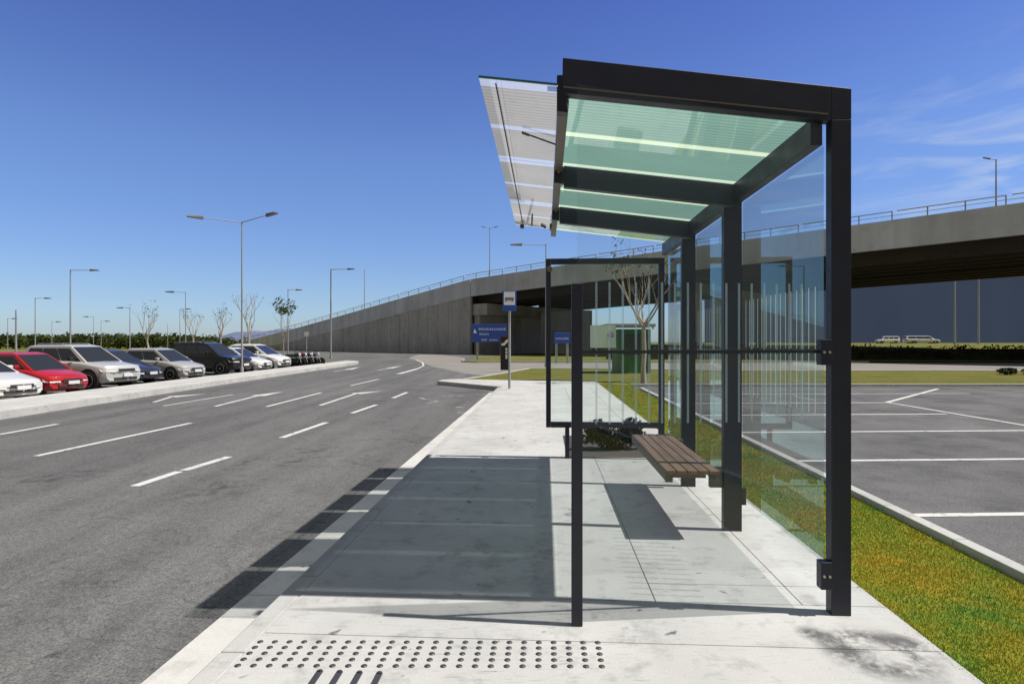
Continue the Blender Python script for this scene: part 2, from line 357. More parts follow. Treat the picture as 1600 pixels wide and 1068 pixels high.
def frit(name, col, clear, tint, line=6.4):
    """printed glass: fine lines across the pane, letting a share of light straight through"""
    m = bpy.data.materials.new(name); m.use_nodes = True; m.node_tree.nodes.clear()
    out = N(m, 'ShaderNodeOutputMaterial')
    t = N(m, 'ShaderNodeBsdfTransparent'); t.inputs['Color'].default_value = (*tint, 1)
    tr = N(m, 'ShaderNodeBsdfTranslucent')
    co = N(m, 'ShaderNodeTexCoord'); wv = N(m, 'ShaderNodeTexWave', wave_type='BANDS', bands_direction='Y'); wv.inputs['Scale'].default_value = line
    wv.inputs['Distortion'].default_value = .15
    lk(m, co.outputs['Object'], wv.inputs['Vector'])
    c2 = mixc(m, ramp(m, noise(m, 1.2, 5, .6), [(.3, g(0)), (.7, g(1))]), tuple(x*.90 for x in col), tuple(x*1.05 for x in col))
    c3 = mixc(m, 1.0, c2, ramp(m, wv.outputs['Fac'], [(.25, g(.84)), (.75, g(1.05))]), 'MULTIPLY')
    lk(m, c3, tr.inputs['Color'])
    x = N(m, 'ShaderNodeMixShader'); x.inputs[0].default_value = 1-clear
    lk(m, t.outputs[0], x.inputs[1]); lk(m, tr.outputs[0], x.inputs[2])
    gl = N(m, 'ShaderNodeBsdfGlossy'); gl.inputs['Roughness'].default_value = .03
    fr = thin_fresnel(m, 1.5)
    y = N(m, 'ShaderNodeMixShader'); lk(m, fr, y.inputs[0]); lk(m, x.outputs[0], y.inputs[1]); lk(m, gl.outputs[0], y.inputs[2])
    lk(m, y.outputs[0], out.inputs['Surface']); return m
M_gside = glass('side pane glass', (.94,.945,.94), dust=.02, refl=.8)
M_gback = glass('back pane glass', (.80,.83,.83), dust=.02, refl=1.45, mirror=(.60,.94,1.0))
M_gfar = glass('end pane glass', (.88,.955,.94), refl=.7)
M_canfrit = frit('canopy printed glass', (.275,.275,.27), .10, (.75,.85,.85))
M_canclear = glass('canopy clear band', (.93,.97,.96), .04, .30, (.92,.96,1.0))
M_roofrit = frit('roof printed glass', (.205,.375,.32), .02, (.6,.9,.85))
M_roofclear = glass('roof clear band', (.55,.72,.62), .04, .90, (.66,.84,.60))
M_edge = mat('glass edge', (.03,.12,.12), .2)
M_frost = glass('etched stripes', (.97,.99,.98), .04, .42, (.80,.92,.86), .3)

# ------------------------------------------------------------------ ground and roads
o = MB(); o.sheet([(-2500,-200),(2500,-200),(2500,4500),(-2500,4500)], -.19); o.build('ground', M_gnd, kind='structure')
GR = [(2.06,-4),(2.06,22.0)]
o = MB(); o.sheet([(-110,-25),(80,-25),(80,52),(24,56),(2,78),(-12,97),(-30,118),(-75,118),(-110,110)], -.150)
o.build('road', M_asph, kind='structure')
# pavement: slabs with open joints over a dark bed; kerb stone; gutter strip
bed = MB(); pv = MB()
def slab(x0, x1, y0, y1, j=.0028):
    a = [W(x0+j,y0+j), W(x1-j,y0+j), W(x1-j,y1-j), W(x0+j,y1-j)]; pv.prism(a, -.10, 0.0)
YJ = [-4, -1.5, .4, 1.85, 3.2, 3.72, 4.0, 5.62, 8.45, 11.0, 13.8, 16.6, 19.4, 21.2]
XJ = [-1.55, .68, 1.565, 2.06]
for i in range(5, len(YJ)-1):
    slab(XJ[1], XJ[2], YJ[i], YJ[i+1]); slab(XJ[2], XJ[3], YJ[i], YJ[i+1])
for a_, b_ in ((-4,.4),(.4,3.2),(3.2,3.72)): slab(XJ[0], XJ[3], a_, b_)
YL = [3.72, 8.45, 13.8, 21.2]
for i in range(len(YL)-1): slab(XJ[0], XJ[1], YL[i], YL[i+1])
# the widened head of the pavement past the bus bay
A = [W(-1.55,21.208), W(2.06,21.208), W(2.06,24.2)]; head = A + [Vector((-2.2,25.6,0)), Vector((-2.85,25.2,0)), Vector((-2.95,24.4,0)), Vector((-2.5,23.9,0))]
pv.prism([(p.x,p.y) for p in head], -.10, 0)
bed.prism([W(-1.55,-4), W(2.06,-4), W(2.06,24), W(-1.55,24)], -.16, -.03)
M_joint = mat('joint dirt', (.13,.125,.11), .95)
bed.build('pavement_bed', M_joint, kind='structure')
pv.build('pavement', M_pave, kind='structure', bevel=.003)
kb = MB(); y = -4.0
while y < 21.0:
    y1 = min(y+1.0, 21.2)
    a, b = y+.003, y1-.003
    kb.hexa([W(-1.735,a,-.155), W(-1.552,a,-.155), W(-1.552,b,-.155), W(-1.735,b,-.155)],
            [W(-1.685,a,-.004), W(-1.552,a,-.002), W(-1.552,b,-.002), W(-1.685,b,-.004)]); y = y1
kp = [W(-1.60,21.2), Vector((-2.5,23.75,0)), Vector((-3.05,24.35,0)), Vector((-2.95,25.3,0)), Vector((-2.2,25.75,0)), Vector((-.8,30,0)), Vector((1.0,36.3,0)), Vector((4,36.5,0)), Vector((12,33.8,0)), Vector((60,32.8,0))]
for p, q in zip(kp, kp[1:]):
    t = (q-p).normalized(); nn = Vector((-t.y,t.x,0))*.13; up = Vector((0,0,1))
    kb.hexa([p-nn*.9-up*.155, p+nn*.1-up*.155, q+nn*.1-up*.155, q-nn*.9-up*.155][::-1], [p-nn*.9+up*.006, p+nn*.1+up*.006, q+nn*.1+up*.006, q-nn*.9+up*.006][::-1])
kb.build('kerb', M_kerb, kind='structure', bevel=.012)
gt = MB(); y = -4.0
while y < 20.5:
    y1 = min(y+2.0, 20.6); a, b = y+.004, y1-.004
    gt.hexa([W(-2.085+.0075*a,a,-.16), W(-1.74,a,-.16), W(-1.74,b,-.16), W(-2.085+.0075*b,b,-.16)],
            [W(-2.085+.0075*a,a,-.143), W(-1.74,a,-.139), W(-1.74,b,-.139), W(-2.085+.0075*b,b,-.143)]); y = y1
gt.build('gutter', M_gutter, kind='structure')
# spots on the gutter
# tactile paving
M_dome = mat('tactile dome metal', (.085,.085,.085), .45, .4)
td = MB()
for r in range(5):
    for k in range(24):
        X = -1.52 + k*.0782; Y = 2.865 + r*.0585 + .0022*k*0 + .004*k
        c0 = W(X, Y, 0)
        td.lathe(c0, (0,0,1), [(.017,-.001),(.0155,.003),(.010,.0055),(.003,.006)], 10)
for k in range(4):
    X = -1.095 + k*.098
    td.hexa([W(X-.017,1.9,0), W(X+.017,1.9,0), W(X+.017,2.84,0), W(X-.017,2.84,0)],[W(X-.013,1.9,.006), W(X+.013,1.9,.006), W(X+.013,2.832,.006), W(X-.013,2.832,.006)])
    td.lathe(W(X,2.836,0), (0,0,1), [(.017,0),(.013,.006)], 12)
td.build('tactile_paving', M_dome, kind='structure')

# grass strip beside the pavement, parking lot kerb, lot
gs = MB(); gs.add([W(2.06,-4,-.012), W(3.30,-4,-.055), W(3.30,24.2,-.055), W(2.06,24.2,-.012)], [(0,1,2,3)])
gs.build('grass_ground', M_soil, kind='structure')
lk_ = MB(); y = -4.0
while y < 20.2:
    b = y+1.0
    lk_.hexa([W(3.285,y+.004,-.16), W(3.415,y+.004,-.16), W(3.415,b-.004,-.16), W(3.285,b-.004,-.16)],
             [W(3.285,y+.004,.012), W(3.405,y+.004,.012), W(3.405,b-.004,.012), W(3.285,b-.004,.012)]); y = b
p = Vector((3.3*CT+20.2*ST, 22.9, 0))
p = W(3.35, 20.0); x = p.x
while x < 62:
    lk_.box((x+.004, 22.75, -.16), (x+1.996, 22.88, .0)); x += 2
lk_.build('lot_kerb', M_kerb, kind='structure', bevel=.01)
lot = MB(); lot.sheet([W(3.41,-4), (60,-8), (60,22.75), (W(3.41,21).x,22.75)], -.115)
lot.build('parking_lot', M_lot, kind='structure')
ll = MB()
def strip(p, q, wd, z, mb):
    p = Vector((p[0],p[1],0)); q = Vector((q[0],q[1],0)); t = (q-p).normalized(); n_ = Vector((-t.y,t.x,0))*wd/2
    mb.sheet([p-n_, q-n_, q+n_, p+n_], z)
for k, d in enumerate((3.25, 5.93, 8.62, 11.32, 13.95, 16.6)):
    xl = 3.42*CT + d*ST/CT + .03
    strip((xl, d-.05), (10.35 if d < 16 else 10.7, d+.22), .11, -.111, ll)
strip((10.30, 2.0), (10.62, 16.75), .11, -.107, ll)
strip((10.65, 16.9), (15.6, 21.8), .13, -.111, ll)
strip((5.0, 19.4), (15.2, 19.75), .11, -.107, ll)
for k in range(6):
    strip((18.5+k*2.7, 12.0), (20.8+k*2.7, 17.2), .12, -.111, ll)
ll.build('lot_markings', M_paint, kind='structure')

# lawns, side road, verge further on
lw = MB()
lw.sheet([(-2.1,25.7),(1.0,25.75),(4,24.5),(60,24.2),(60,32.6),(12,33.6),(4,36.2),(1.0,36.1),(-.8,29.9)], -.03)
lw.sheet([(4.75,22.885),(60,22.885),(60,24.4),(4.0,24.7),(4.65,24.0)], -.034)
lw.sheet([(-4.3,51.5),(-3.0,50.2),(30,50.2),(60,49),(60,52.5),(24,56),(8,70),(-3.5,66)], -.05)
lw.build('lawn', M_lawn, kind='structure')
sr = MB()
sr.sheet([(-5.6,42.0),(-2.6,33),(-.9,30.2),(.8,36.6),(4,36.7),(12,34.0),(80,32.9),(80,49.0),(30,50.0),(-3.0,50.0),(-4.6,52.5),(-5.2,66),(-9.5,80),(-13,84),(-11.5,66)], -.146)
sr.build('side_road', M_road2, kind='structure')
k2 = MB()
strip_pts = [(-4.5,55),(-4.35,51.4),(-3.0,50.0),(30,50.0)]
for p, q in zip(strip_pts, strip_pts[1:]):
    p = Vector((*p,0)); q = Vector((*q,0)); t = (q-p).normalized(); nn = Vector((-t.y,t.x,0))*.16; up = Vector((0,0,1))
    k2.hexa([p-up*.16, q-up*.16, q+nn-up*.16, p+nn-up*.16], [p+up*.0, q+up*.0, q+nn+up*.0, p+nn+up*.0])
k2.build('verge_kerb', M_kerb, kind='structure')

# far parking side: long pale island with kerb, lawn at its end
il = MB()
pts = [(-10.9,-6,-14.0),(-11.3,6,-14.0),(-11.55,13.4,-13.9),(-11.9,25,-14.0),(-12.05,36,-14.0),(-12.05,43,-14.0)]
for (x0,y0,b0),(x1,y1,b1) in zip(pts, pts[1:]):
    il.hexa([(b0,y0,-.16),(x0,y0,-.16),(x1,y1,-.16),(b1,y1,-.16)], [(b0,y0,.03),(x0-.02,y0,.03),(x1-.02,y1,.03),(b1,y1,.03)])
il.prism([(-14.0,43),(-12.05,43),(-12.1,46.5),(-12.5,48.6),(-13.2,49.8),(-14.0,50.2)], -.16, .03)
il.build('island', M_isl, kind='structure')
li = MB(); li.sheet([(-22,43.5),(-14.02,43.5),(-14.02,50.1),(-18,53),(-22,54)], -.06); li.build('island_lawn', M_lawn, kind='structure')

# road markings
mk = MB()
def gq(a, b, wd=.12, mb=mk): strip(GP(*a,-.146), GP(*b,-.146), wd, -.1455, mb)
gq((-60,689),(90,662)); gq((56,712),(298,660.5)); gq((210,759),(280,736),.13); gq((287,734.5),(358,713),.13)
gq((440,683.5),(510,659.5),.13); gq((550,645),(588,632),.13); gq((614,621.5),(636,612.5),.13)
gq((416,635),(502,613)); gq((548,602),(592,592)); gq((620,584),(652,575.5),.14); gq((546,603.5),(594,592),.001)
def arrow(a, b, tip, wd=.11, hw=.50):
    a = GP(*a,-.146); b = GP(*b,-.146); t_ = GP(*tip,-.146)
    strip(a, b, wd, -.1455, mk)
    d_ = (t_-b).normalized(); n_ = Vector((-d_.y,d_.x,0))*hw/2
    mk.sheet([b-n_, t_, b+n_], -.1455)
arrow((336,634.5),(402,618),(444,611.5)); arrow((500,633),(556,614.5),(598,610.5)); arrow((240,628),(268,619.5),(324,614.8))
arrow((522,580),(544,577),(563,573)); arrow((590,578),(608,575),(629,571))
gq((254,634),(364,616),.09)
cv = [GP(625,584,-.146), GP(650,577,-.146), GP(662,571,-.146), GP(660,566,-.146), GP(650,562,-.146), GP(600,559.5,-.146)]
for p, q in zip(cv, cv[1:]): strip(p, q, .13, -.1415, mk)
mk.build('road_markings', M_paint, kind='structure')
mw = MB()
for a, b in (((655,621),(668,624)),((668,624),(686,625)),((668,630),(684,626)),((692,618),(726,618)),((712,636),(735,635)),((715,644),(738,644.5)),((745,615.5),(768,614.5))): gq(a, b, .12, mw)
mw.build('worn_markings', M_paintworn, kind='structure')

# blades of grass on the near strip
def blades(n, region, hmin, hmax, wid, z, name):
    pts = np.array([region() for _ in range(n)])
    z = pts[:,3]; P3 = np.zeros((n*3,3)); ang = np.random.rand(n)*2*np.pi; h = hmin+np.random.rand(n)*(hmax-hmin)
    lean = np.random.rand(n)*.9; la = np.random.rand(n)*2*np.pi
    dx = np.cos(ang)*wid/2; dy = np.sin(ang)*wid/2
    sc = np.maximum(1, pts[:,2]/4.0)
    P3[0::3,0] = pts[:,0]-dx*sc; P3[0::3,1] = pts[:,1]-dy*sc; P3[0::3,2] = z-.004
    P3[1::3,0] = pts[:,0]+dx*sc; P3[1::3,1] = pts[:,1]+dy*sc; P3[1::3,2] = z-.004
    P3[2::3,0] = pts[:,0]+np.cos(la)*lean*h; P3[2::3,1] = pts[:,1]+np.sin(la)*lean*h; P3[2::3,2] = z+h
    me = bpy.data.meshes.new(name); me.vertices.add(n*3); me.vertices.foreach_set('co', P3.ravel())
    me.loops.add(n*3); me.loops.foreach_set('vertex_index', np.arange(n*3, dtype=np.int32))
    me.polygons.add(n); me.polygons.foreach_set('loop_start', np.arange(0,n*3,3, dtype=np.int32)); 
    me.update(); me.validate(); me.materials.append(M_blade)
    ob = bpy.data.objects.new(name, me); COL.objects.link(ob); ob['kind'] = 'stuff'; ob['label'] = 'short yellowing grass strip between the pavement and the parking lot kerb'; ob['category'] = 'grass'
    return ob
def reg():
    Y = 2.2*(23/2.2)**random.random() if random.random() < .75 else 2+random.random()*7
    X = 2.05 + random.random()*1.22
    k_ = random.random()                      # tufts that lean over the slab edge
    if k_ < .07: X = 2.07 - .055*random.random()**2*(1+math.sin(Y*5.1)*math.sin(Y*12.7))
    p = W(X, Y); return (p.x, p.y, Y, -.012-.043*max(0, X-2.06)/1.24)
blades(150000, reg, .006, .022, .0055, -.055, 'grass')

# ------------------------------------------------------------------ the bus shelter
SO = Vector((.9, 5.9, 0))
def roofz(X): return 3.14 - .126*X
sh = thing('bus_shelter', 'charcoal steel bus shelter with green glass roof, canopy and clear glass walls', 'bus shelter', W(SO.x,SO.y), -TH)
class SB(MB):                                # same collector, in shelter axes
    def build(s, name, m, parent=sh, **k):
        if parent is sh or k.pop('shift', False): s.v = [(a-SO.x, b-SO.y, c) for a, b, c in s.v]
        return MB.build(s, name, m, parent, **k)
def bx(a, b, name, m, parent=sh, bevel=.004):
    o = SB(); o.box(a, b)
    if parent is not sh: o.v = [(p-SO.x, q-SO.y, r) for p, q, r in o.v]
    return o.build(name, m, parent, bevel=bevel)
def sloped(x0, x1, y0, y1, t0, t1, name, m, parent=sh, bevel=.004, xn=1):   # bar following the roof slope, offsets below/above
    o = SB(); o.hexa([(x0,y0,roofz(x0)+t0),(x1,y0,roofz(x1)+t0),(x1,y1,roofz(x1)+t0),(x0,y1,roofz(x0)+t0)],
                     [(x0,y0,roofz(x0)+t1),(x1,y0,roofz(x1)+t1),(x1,y1,roofz(x1)+t1),(x0,y1,roofz(x0)+t1)])
    if parent is not sh: o.v = [(p-SO.x, q-SO.y, r) for p, q, r in o.v]
    return o.build(name, m, parent, bevel=bevel)
# near portal
o = SB(); o.hexa([(1.672,3.58,0),(1.785,3.58,0),(1.785,3.655,0),(1.672,3.655,0)],[(1.672,3.58,roofz(1.672)-.04),(1.785,3.58,roofz(1.785)+.165),(1.785,3.655,roofz(1.785)+.165),(1.672,3.655,roofz(1.672)-.04)])
o = SB(); o.box((1.672,3.58,0),(1.785,3.655,2.90)); p1 = o.build('post', M_frame, bevel=.004)
o = SB()
o.hexa([(.105,3.58,3.092),(1.672,3.58,2.895),(1.672,3.655,2.895),(.105,3.655,3.092)],[(.105,3.58,3.303),(1.672,3.58,3.094),(1.672,3.655,3.094),(.105,3.655,3.303)])
o.hexa([(1.672,3.58,2.901),(1.785,3.58,2.901),(1.785,3.655,2.901),(1.672,3.655,2.901)],[(1.672,3.58,3.094),(1.785,3.58,3.079),(1.785,3.655,3.079),(1.672,3.655,3.094)])
o.build('roof_beam', M_frame, bevel=.003)
o = SB(); o.hexa([(.07,3.583,2.985),(.135,3.583,2.975),(.135,3.652,2.975),(.07,3.652,2.985)],[(.07,3.583,3.2),(.104,3.583,3.2),(.104,3.652,3.2),(.07,3.652,3.2)])
o.build('beam_end_plate', M_frame)
# other portals
for Y in (5.13, 6.68):
    o = SB(); o.box((1.51,Y,0),(1.66,Y+.075,roofz(1.66)-.19)); o.build('post', M_frame, bevel=.004)
    sloped(.16, 1.66, Y, Y+.075, -.188, -.006, 'roof_beam', M_frame)
    gp = sloped(.075, .158, Y+.01, Y+.065, -.16, -.007, 'beam_end_plate', M_blk)
    bb = SB(); bb.lathe((.115,Y+.009,roofz(.115)-.06), (0,-1,0), [(.013,0),(.011,.009)], 10); bb.v = [(a-SO.x,b-SO.y,c) for a,b,c in bb.v]
    MB.build(bb, 'bolt', M_bolt, gp)
    pb = SB(); pb.lathe((1.60,Y-.001,.36),(0,-1,0),[(.012,0),(.010,.008)],10); pb.v = [(a-SO.x,b-SO.y,c) for a,b,c in pb.v]
    bx((1.662,Y+.01,.22),(1.70,Y+.065,.36),'glass_clamp', M_frame)
    bx((1.662,Y+.01,1.47),(1.70,Y+.065,1.60),'glass_clamp', M_frame)
# long beams
sloped(.078, .145, 3.662, 8.30, -.062, -.008, 'front_beam', M_brown)
o = SB(); o.hexa([(1.585,3.66,2.775),(1.655,3.66,2.775),(1.655,8.2,2.775),(1.585,8.2,2.775)],[(1.585,3.66,roofz(1.585)-.008),(1.655,3.66,roofz(1.655)-.008),(1.655,8.2,roofz(1.655)-.008),(1.585,8.2,roofz(1.585)-.008)])
# the back beam is cut by posts and beams: one length per bay
for a, b in ((3.657,5.128),(5.207,6.678),(6.757,8.20)):
    o = SB(); o.hexa([(1.585,a,2.775),(1.655,a,2.775),(1.655,b,2.775),(1.585,b,2.775)],[(1.585,a,roofz(1.585)-.008),(1.655,a,roofz(1.655)-.008),(1.655,b,roofz(1.655)-.008),(1.585,b,roofz(1.585)-.008)])
    o.build('back_beam', M_frame, bevel=.003)
# roof panes, per bay: printed fields between clear bands
def panefields(x0, x1, y0, y1, bands, mf, mc, nm, zoff=0.0):
    ys = [y0]
    for a, b in bands: ys += [a, b]
    ys.append(y1)
    root = None
    def q(ya, yb): 
        o = SB(); o.hexa([(x0,ya,roofz(x0)+zoff),(x1,ya,roofz(x1)+zoff),(x1,yb,roofz(x1)+zoff),(x0,yb,roofz(x0)+zoff)],
                         [(x0,ya,roofz(x0)+zoff+.010),(x1,ya,roofz(x1)+zoff+.010),(x1,yb,roofz(x1)+zoff+.010),(x0,yb,roofz(x0)+zoff+.010)]); return o
    def flat(ya, yb, o):
        o.add([(x0,ya,roofz(x0)+zoff),(x1,ya,roofz(x1)+zoff),(x1,yb,roofz(x1)+zoff),(x0,yb,roofz(x0)+zoff)], [(0,1,2,3)])
    f_ = SB(); cs = []
    cur = y0
    for a, b in bands:
        if a > cur + 1e-4: flat(cur, a, f_)
        c_ = SB(); flat(a, b, c_); cs.append(c_); cur = b
    if y1 > cur + 1e-4: flat(cur, y1, f_)
    pane = f_.build(nm, mf)
    for c_ in cs:
        c_.v = [(a-SO.x,b-SO.y,c) for a,b,c in c_.v]; MB.build(c_, 'clear_band', mc, pane)
    return pane
BAYS = [(3.56,5.135),(5.145,6.685),(6.695,8.10)]
for i, (a, b) in enumerate(BAYS):
    mid = (a+b)/2 - .02
    pn = panefields(-.40, .075, a, b, [(a,a+.12 if i == 0 else a+.085),(mid,mid+.075),(b-.075,b)], M_canfrit, M_canclear, 'canopy_pane')
    y0 = a if i else 3.662
    panefields(.078, 1.60, y0, b, [(y0,y0+.045),(mid,mid+.085),(b-.06,b)], M_roofrit, M_roofclear, 'roof_pane', .001)
o = SB()
o.hexa([(-.40,3.552,roofz(-.40)-.006),(.07,3.552,roofz(.07)-.006),(.07,3.5595,roofz(.07)-.006),(-.40,3.5595,roofz(-.40)-.006)],[(-.40,3.552,roofz(-.40)+.007),(.07,3.552,roofz(.07)+.007),(.07,3.5595,roofz(.07)+.007),(-.40,3.5595,roofz(-.40)+.007)])
o.build('canopy_edge', M_edge)
o = SB(); o.hexa([(.107,3.572,roofz(.1)-.005),(1.65,3.572,roofz(1.65)-.005),(1.65,3.5795,roofz(1.65)-.005),(.107,3.5795,roofz(.1)-.005)],[(.107,3.572,roofz(.1)+.002),(1.65,3.572,roofz(1.65)+.002),(1.65,3.5795,roofz(1.65)+.002),(.107,3.5795,roofz(.1)+.002)])
o.build('beam_lip', M_brown)
# rail and small fittings under the canopy
o = SB(); o.tube([(-.30,3.60,roofz(-.3)-.012),(-.30,8.0,roofz(-.3)-.012)], .0045, 6)
o.box((-.335,7.93,roofz(-.3)-.05),(-.285,8.03,roofz(-.3)-.012)); o.build('canopy_rail', M_plas)
o = SB(); o.tube([(-.17,4.38,roofz(-.17)-.02),(.09,4.55,roofz(.08)-.03)], .006, 6); o.tube([(-.17,4.38,roofz(-.17)-.02),(-.12,4.41,roofz(-.1)-.022)], .010, 6); o.build('canopy_stay', M_plas)
o = SB(); o.tube([(-.16,7.3,roofz(-.16)-.01),(-.18,7.95,roofz(-.18)-.01)], .010, 6); o.build('canopy_stay', M_plas)
o = SB(); o.tube([(-.05,7.85,roofz(-.05)-.01),(.0,7.97,roofz(0)-.01)], .014, 6); o.build('canopy_clip', M_plas)
bx((.055,7.55,3.035),(.077,7.70,3.10),'beam_clip', M_brown)
# near side wall: short edge post, two clear panes with etched stripes, joint rail
bx((.148,3.362,0),(.21,3.407,1.93),'edge_post', M_frame, bevel=.005)
A_ = Vector((.179,3.384)); B_ = Vector((1.640,3.607))
def sidew(t): return A_ + (B_-A_)*t
def wall_pane(pts_xy, z0, z1a, z1b, name, m, th=.008):
    (a, b) = pts_xy; t = (b-a).normalized(); n_ = Vector((-t.y,t.x))*th/2
    o = SB(); o.add([(a.x,a.y,z0),(b.x,b.y,z0),(b.x,b.y,z1b),(a.x,a.y,z1a)], [(0,1,2,3)]); return o.build(name, m)
low = wall_pane((A_,B_), .28, 1.535, 1.535, 'glass_pane', M_gside)
upp = wall_pane((A_,B_), 1.552, 3.06, 2.88, 'glass_pane', M_gside)
def stripes(parent, p0, p1, n, z0, z1, off, wd=.013):
    o = SB(); t = (p1-p0).normalized(); nn = Vector((t.y,-t.x))*off
    for k in range(n):
        c_ = p0 + (p1-p0)*(k/(n-1)) + nn; a = c_-t*wd/2; b = c_+t*wd/2
        o.add([(a.x,a.y,z0),(b.x,b.y,z0),(b.x,b.y,z1),(a.x,a.y,z1)], [(0,1,2,3)])
    o.v = [(a-SO.x,b-SO.y,c) for a,b,c in o.v]; return MB.build(o, 'etched_stripes', M_frost, parent)
s0, s1 = Vector((.288,3.3985)), Vector((1.500,3.5835))
stripes(low, s0, s1, 17, 1.135, 1.530, .006); stripes(upp, s0, s1, 17, 1.556, 1.94, .006)
o = SB(); t = (B_-A_).normalized(); nn = Vector((-t.y,t.x))*.010
a, b = A_, B_
o.hexa([(a.x+nn.x,a.y+nn.y,1.535),(a.x-nn.x,a.y-nn.y,1.535),(b.x-nn.x,b.y-nn.y,1.535),(b.x+nn.x,b.y+nn.y,1.535)],[(a.x+nn.x,a.y+nn.y,1.552),(a.x-nn.x,a.y-nn.y,1.552),(b.x-nn.x,b.y-nn.y,1.552),(b.x+nn.x,b.y+nn.y,1.552)])
o.build('joint_rail', M_frame)
for z0, z1 in ((.155,.315),(1.465,1.615)):
    cl = bx((1.607,3.565,z0),(1.671,3.632,z1),'glass_clamp', M_frame)
    o = SB()
    for zz in ((z0+z1)/2+.0,): 
        o.lathe((1.622,3.564,zz),(0,-1,0),[(.008,0),(.007,.008)],8); o.lathe((1.653,3.564,zz),(0,-1,0),[(.008,0),(.007,.008)],8)
    o.v = [(a-SO.x,b-SO.y,c) for a,b,c in o.v]; MB.build(o, 'bolt', M_bolt, cl)
# back wall panes
for (a, b) in ((3.66,5.125),(5.21,6.675),(6.76,8.18)):
    X = 1.664
    lo_ = wall_pane((Vector((X,a)),Vector((X,b))), .28, 1.535, 1.535, 'back_pane', M_gback)
    up_ = wall_pane((Vector((X,a)),Vector((X,b))), 1.538, 2.772, 2.772, 'back_pane', M_gback)
    nst = 15
    stripes(lo_, Vector((X,a+.10)), Vector((X,b-.10)), nst, 1.16, 1.530, -.006, .012); stripes(up_, Vector((X,a+.10)), Vector((X,b-.10)), nst, 1.556, 1.94, -.006, .012)
# far end frame with its pane, one leg
ef = bx((.01,8.20,.425),(.077,8.26,2.745),'end_frame', M_frame)
fe = SB(); fe.box((.078,8.20,2.665),(1.62,8.26,2.745)); fe.box((1.545,8.20,0),(1.62,8.26,2.664)); fe.box((.078,8.20,.425),(1.544,8.26,.50)); fe.build('end_frame', M_frame)
bx((.272,8.205,0),(.33,8.255,.424),'leg', M_frame)
wall_pane((Vector((.078,8.23)),Vector((1.544,8.23))), .501, 2.664, 2.664, 'end_pane', M_gfar)
o = SB(); o.lathe((.06,8.198,2.60),(0,-1,0),[(.045,0),(.04,.02)],14); o.build('end_cap', M_brown)
bx((.02,8.17,1.50),(.07,8.199,1.585),'glass_clamp', M_blk)
o = SB(); o.box((.615,8.212,1.52),(.965,8.219,1.83)); nb = o.build('notice', mat('pale green notice', (.66,.74,.60), .7))
o = SB()
for k, (x0, x1, z) in enumerate(((.85,.94,1.70),(.84,.945,1.682),(.86,.935,1.664),(.87,.93,1.725))): o.box((x0,8.2105,z),(x1,8.2118,z+.009))
o.v = [(a-SO.x,b-SO.y,c) for a,b,c in o.v]; MB.build(o, 'notice_print', M_greysym, nb)

# bench
bn = thing('bench', 'slatted brown timber bench on a grey steel arm inside the bus shelter', 'bench', W(1.2,5.8), -TH)
def bb_(a, b, mb): mb.box((a[0]-1.2,a[1]-5.8,a[2]),(b[0]-1.2,b[1]-5.8,b[2]))
for k in range(5):
    o = MB(); x0 = .972+k*.0875; bb_((x0,4.86,.535),(x0+.079,6.78,.565), o); o.build('slat', M_bench, bn, bevel=.004)
o = MB(); bb_((.972,4.88,.475),(1.0,6.76,.534), o); bb_((1.37,4.88,.475),(1.40,6.76,.534), o); o.build('seat_rail', M_benchsteel, bn)
for Y in (5.16, 6.60):
    o = MB(); bb_((1.001,Y,.44),(1.369,Y+.05,.533), o); bb_((1.401,Y,.36),(1.509,Y+.05,.533), o); o.build('arm', M_benchsteel, bn, bevel=.003)
    o = MB(); bb_((1.01,Y+.005,.0),(1.06,Y+.045,.439), o) if False else bb_((1.03,Y+.005,.40),(1.09,Y+.045,.4395), o); o.build('bracket', M_benchsteel, bn)

# low dark shrub just beyond the far end
def leafball(mb, c, rx, ry, rz, n, sz, rnd=random):
    for _ in range(n):
        while True:
            p = Vector((rnd.uniform(-1,1), rnd.uniform(-1,1), rnd.uniform(-1,1)))
            if .35 < p.length < 1: break
        p = Vector((c[0]+p.x*rx, c[1]+p.y*ry, c[2]+p.z*rz))
        a = Vector((rnd.gauss(0,1),rnd.gauss(0,1),rnd.gauss(0,1))).normalized(); b = a.orthogonal().normalized()
        s_ = sz*rnd.uniform(.6,1.3)
        q = a.cross(b)
        mb.add([p-b*s_, p+q*s_*.45, p+b*s_, p-q*s_*.45], [(0,1,2,3)])
bd = MB(); bd.sheet([W(.30,8.32), W(1.52,8.32), W(1.52,10.2), W(.30,10.2)], .005); bd.build('floor_shade', mat('painted floor shade', (.055,.053,.05), .95), kind='structure')  # flat dark sheet added to stand for the shade on the floor
sp = W(.95, 9.0)
rt = thing('shrub', 'low black-looking shrub on the pavement behind the end frame of the shelter', 'shrub', sp)
o = MB(); rr = random.Random(3)
for k in range(14): leafball(o, (rr.uniform(-.40,.44), rr.uniform(-.16,.16), rr.uniform(.10,.34)), .17, .14, .13, 150, .04, rr)
o.build('foliage', M_darkleaf, rt, fix=False)
o = MB()
for k in range(7): o.tube([(rr.uniform(-.1,.1),rr.uniform(-.05,.05),0),(rr.uniform(-.35,.35),rr.uniform(-.12,.12),.3)], .008, 5)
o.build('stem', M_darkleaf, rt)

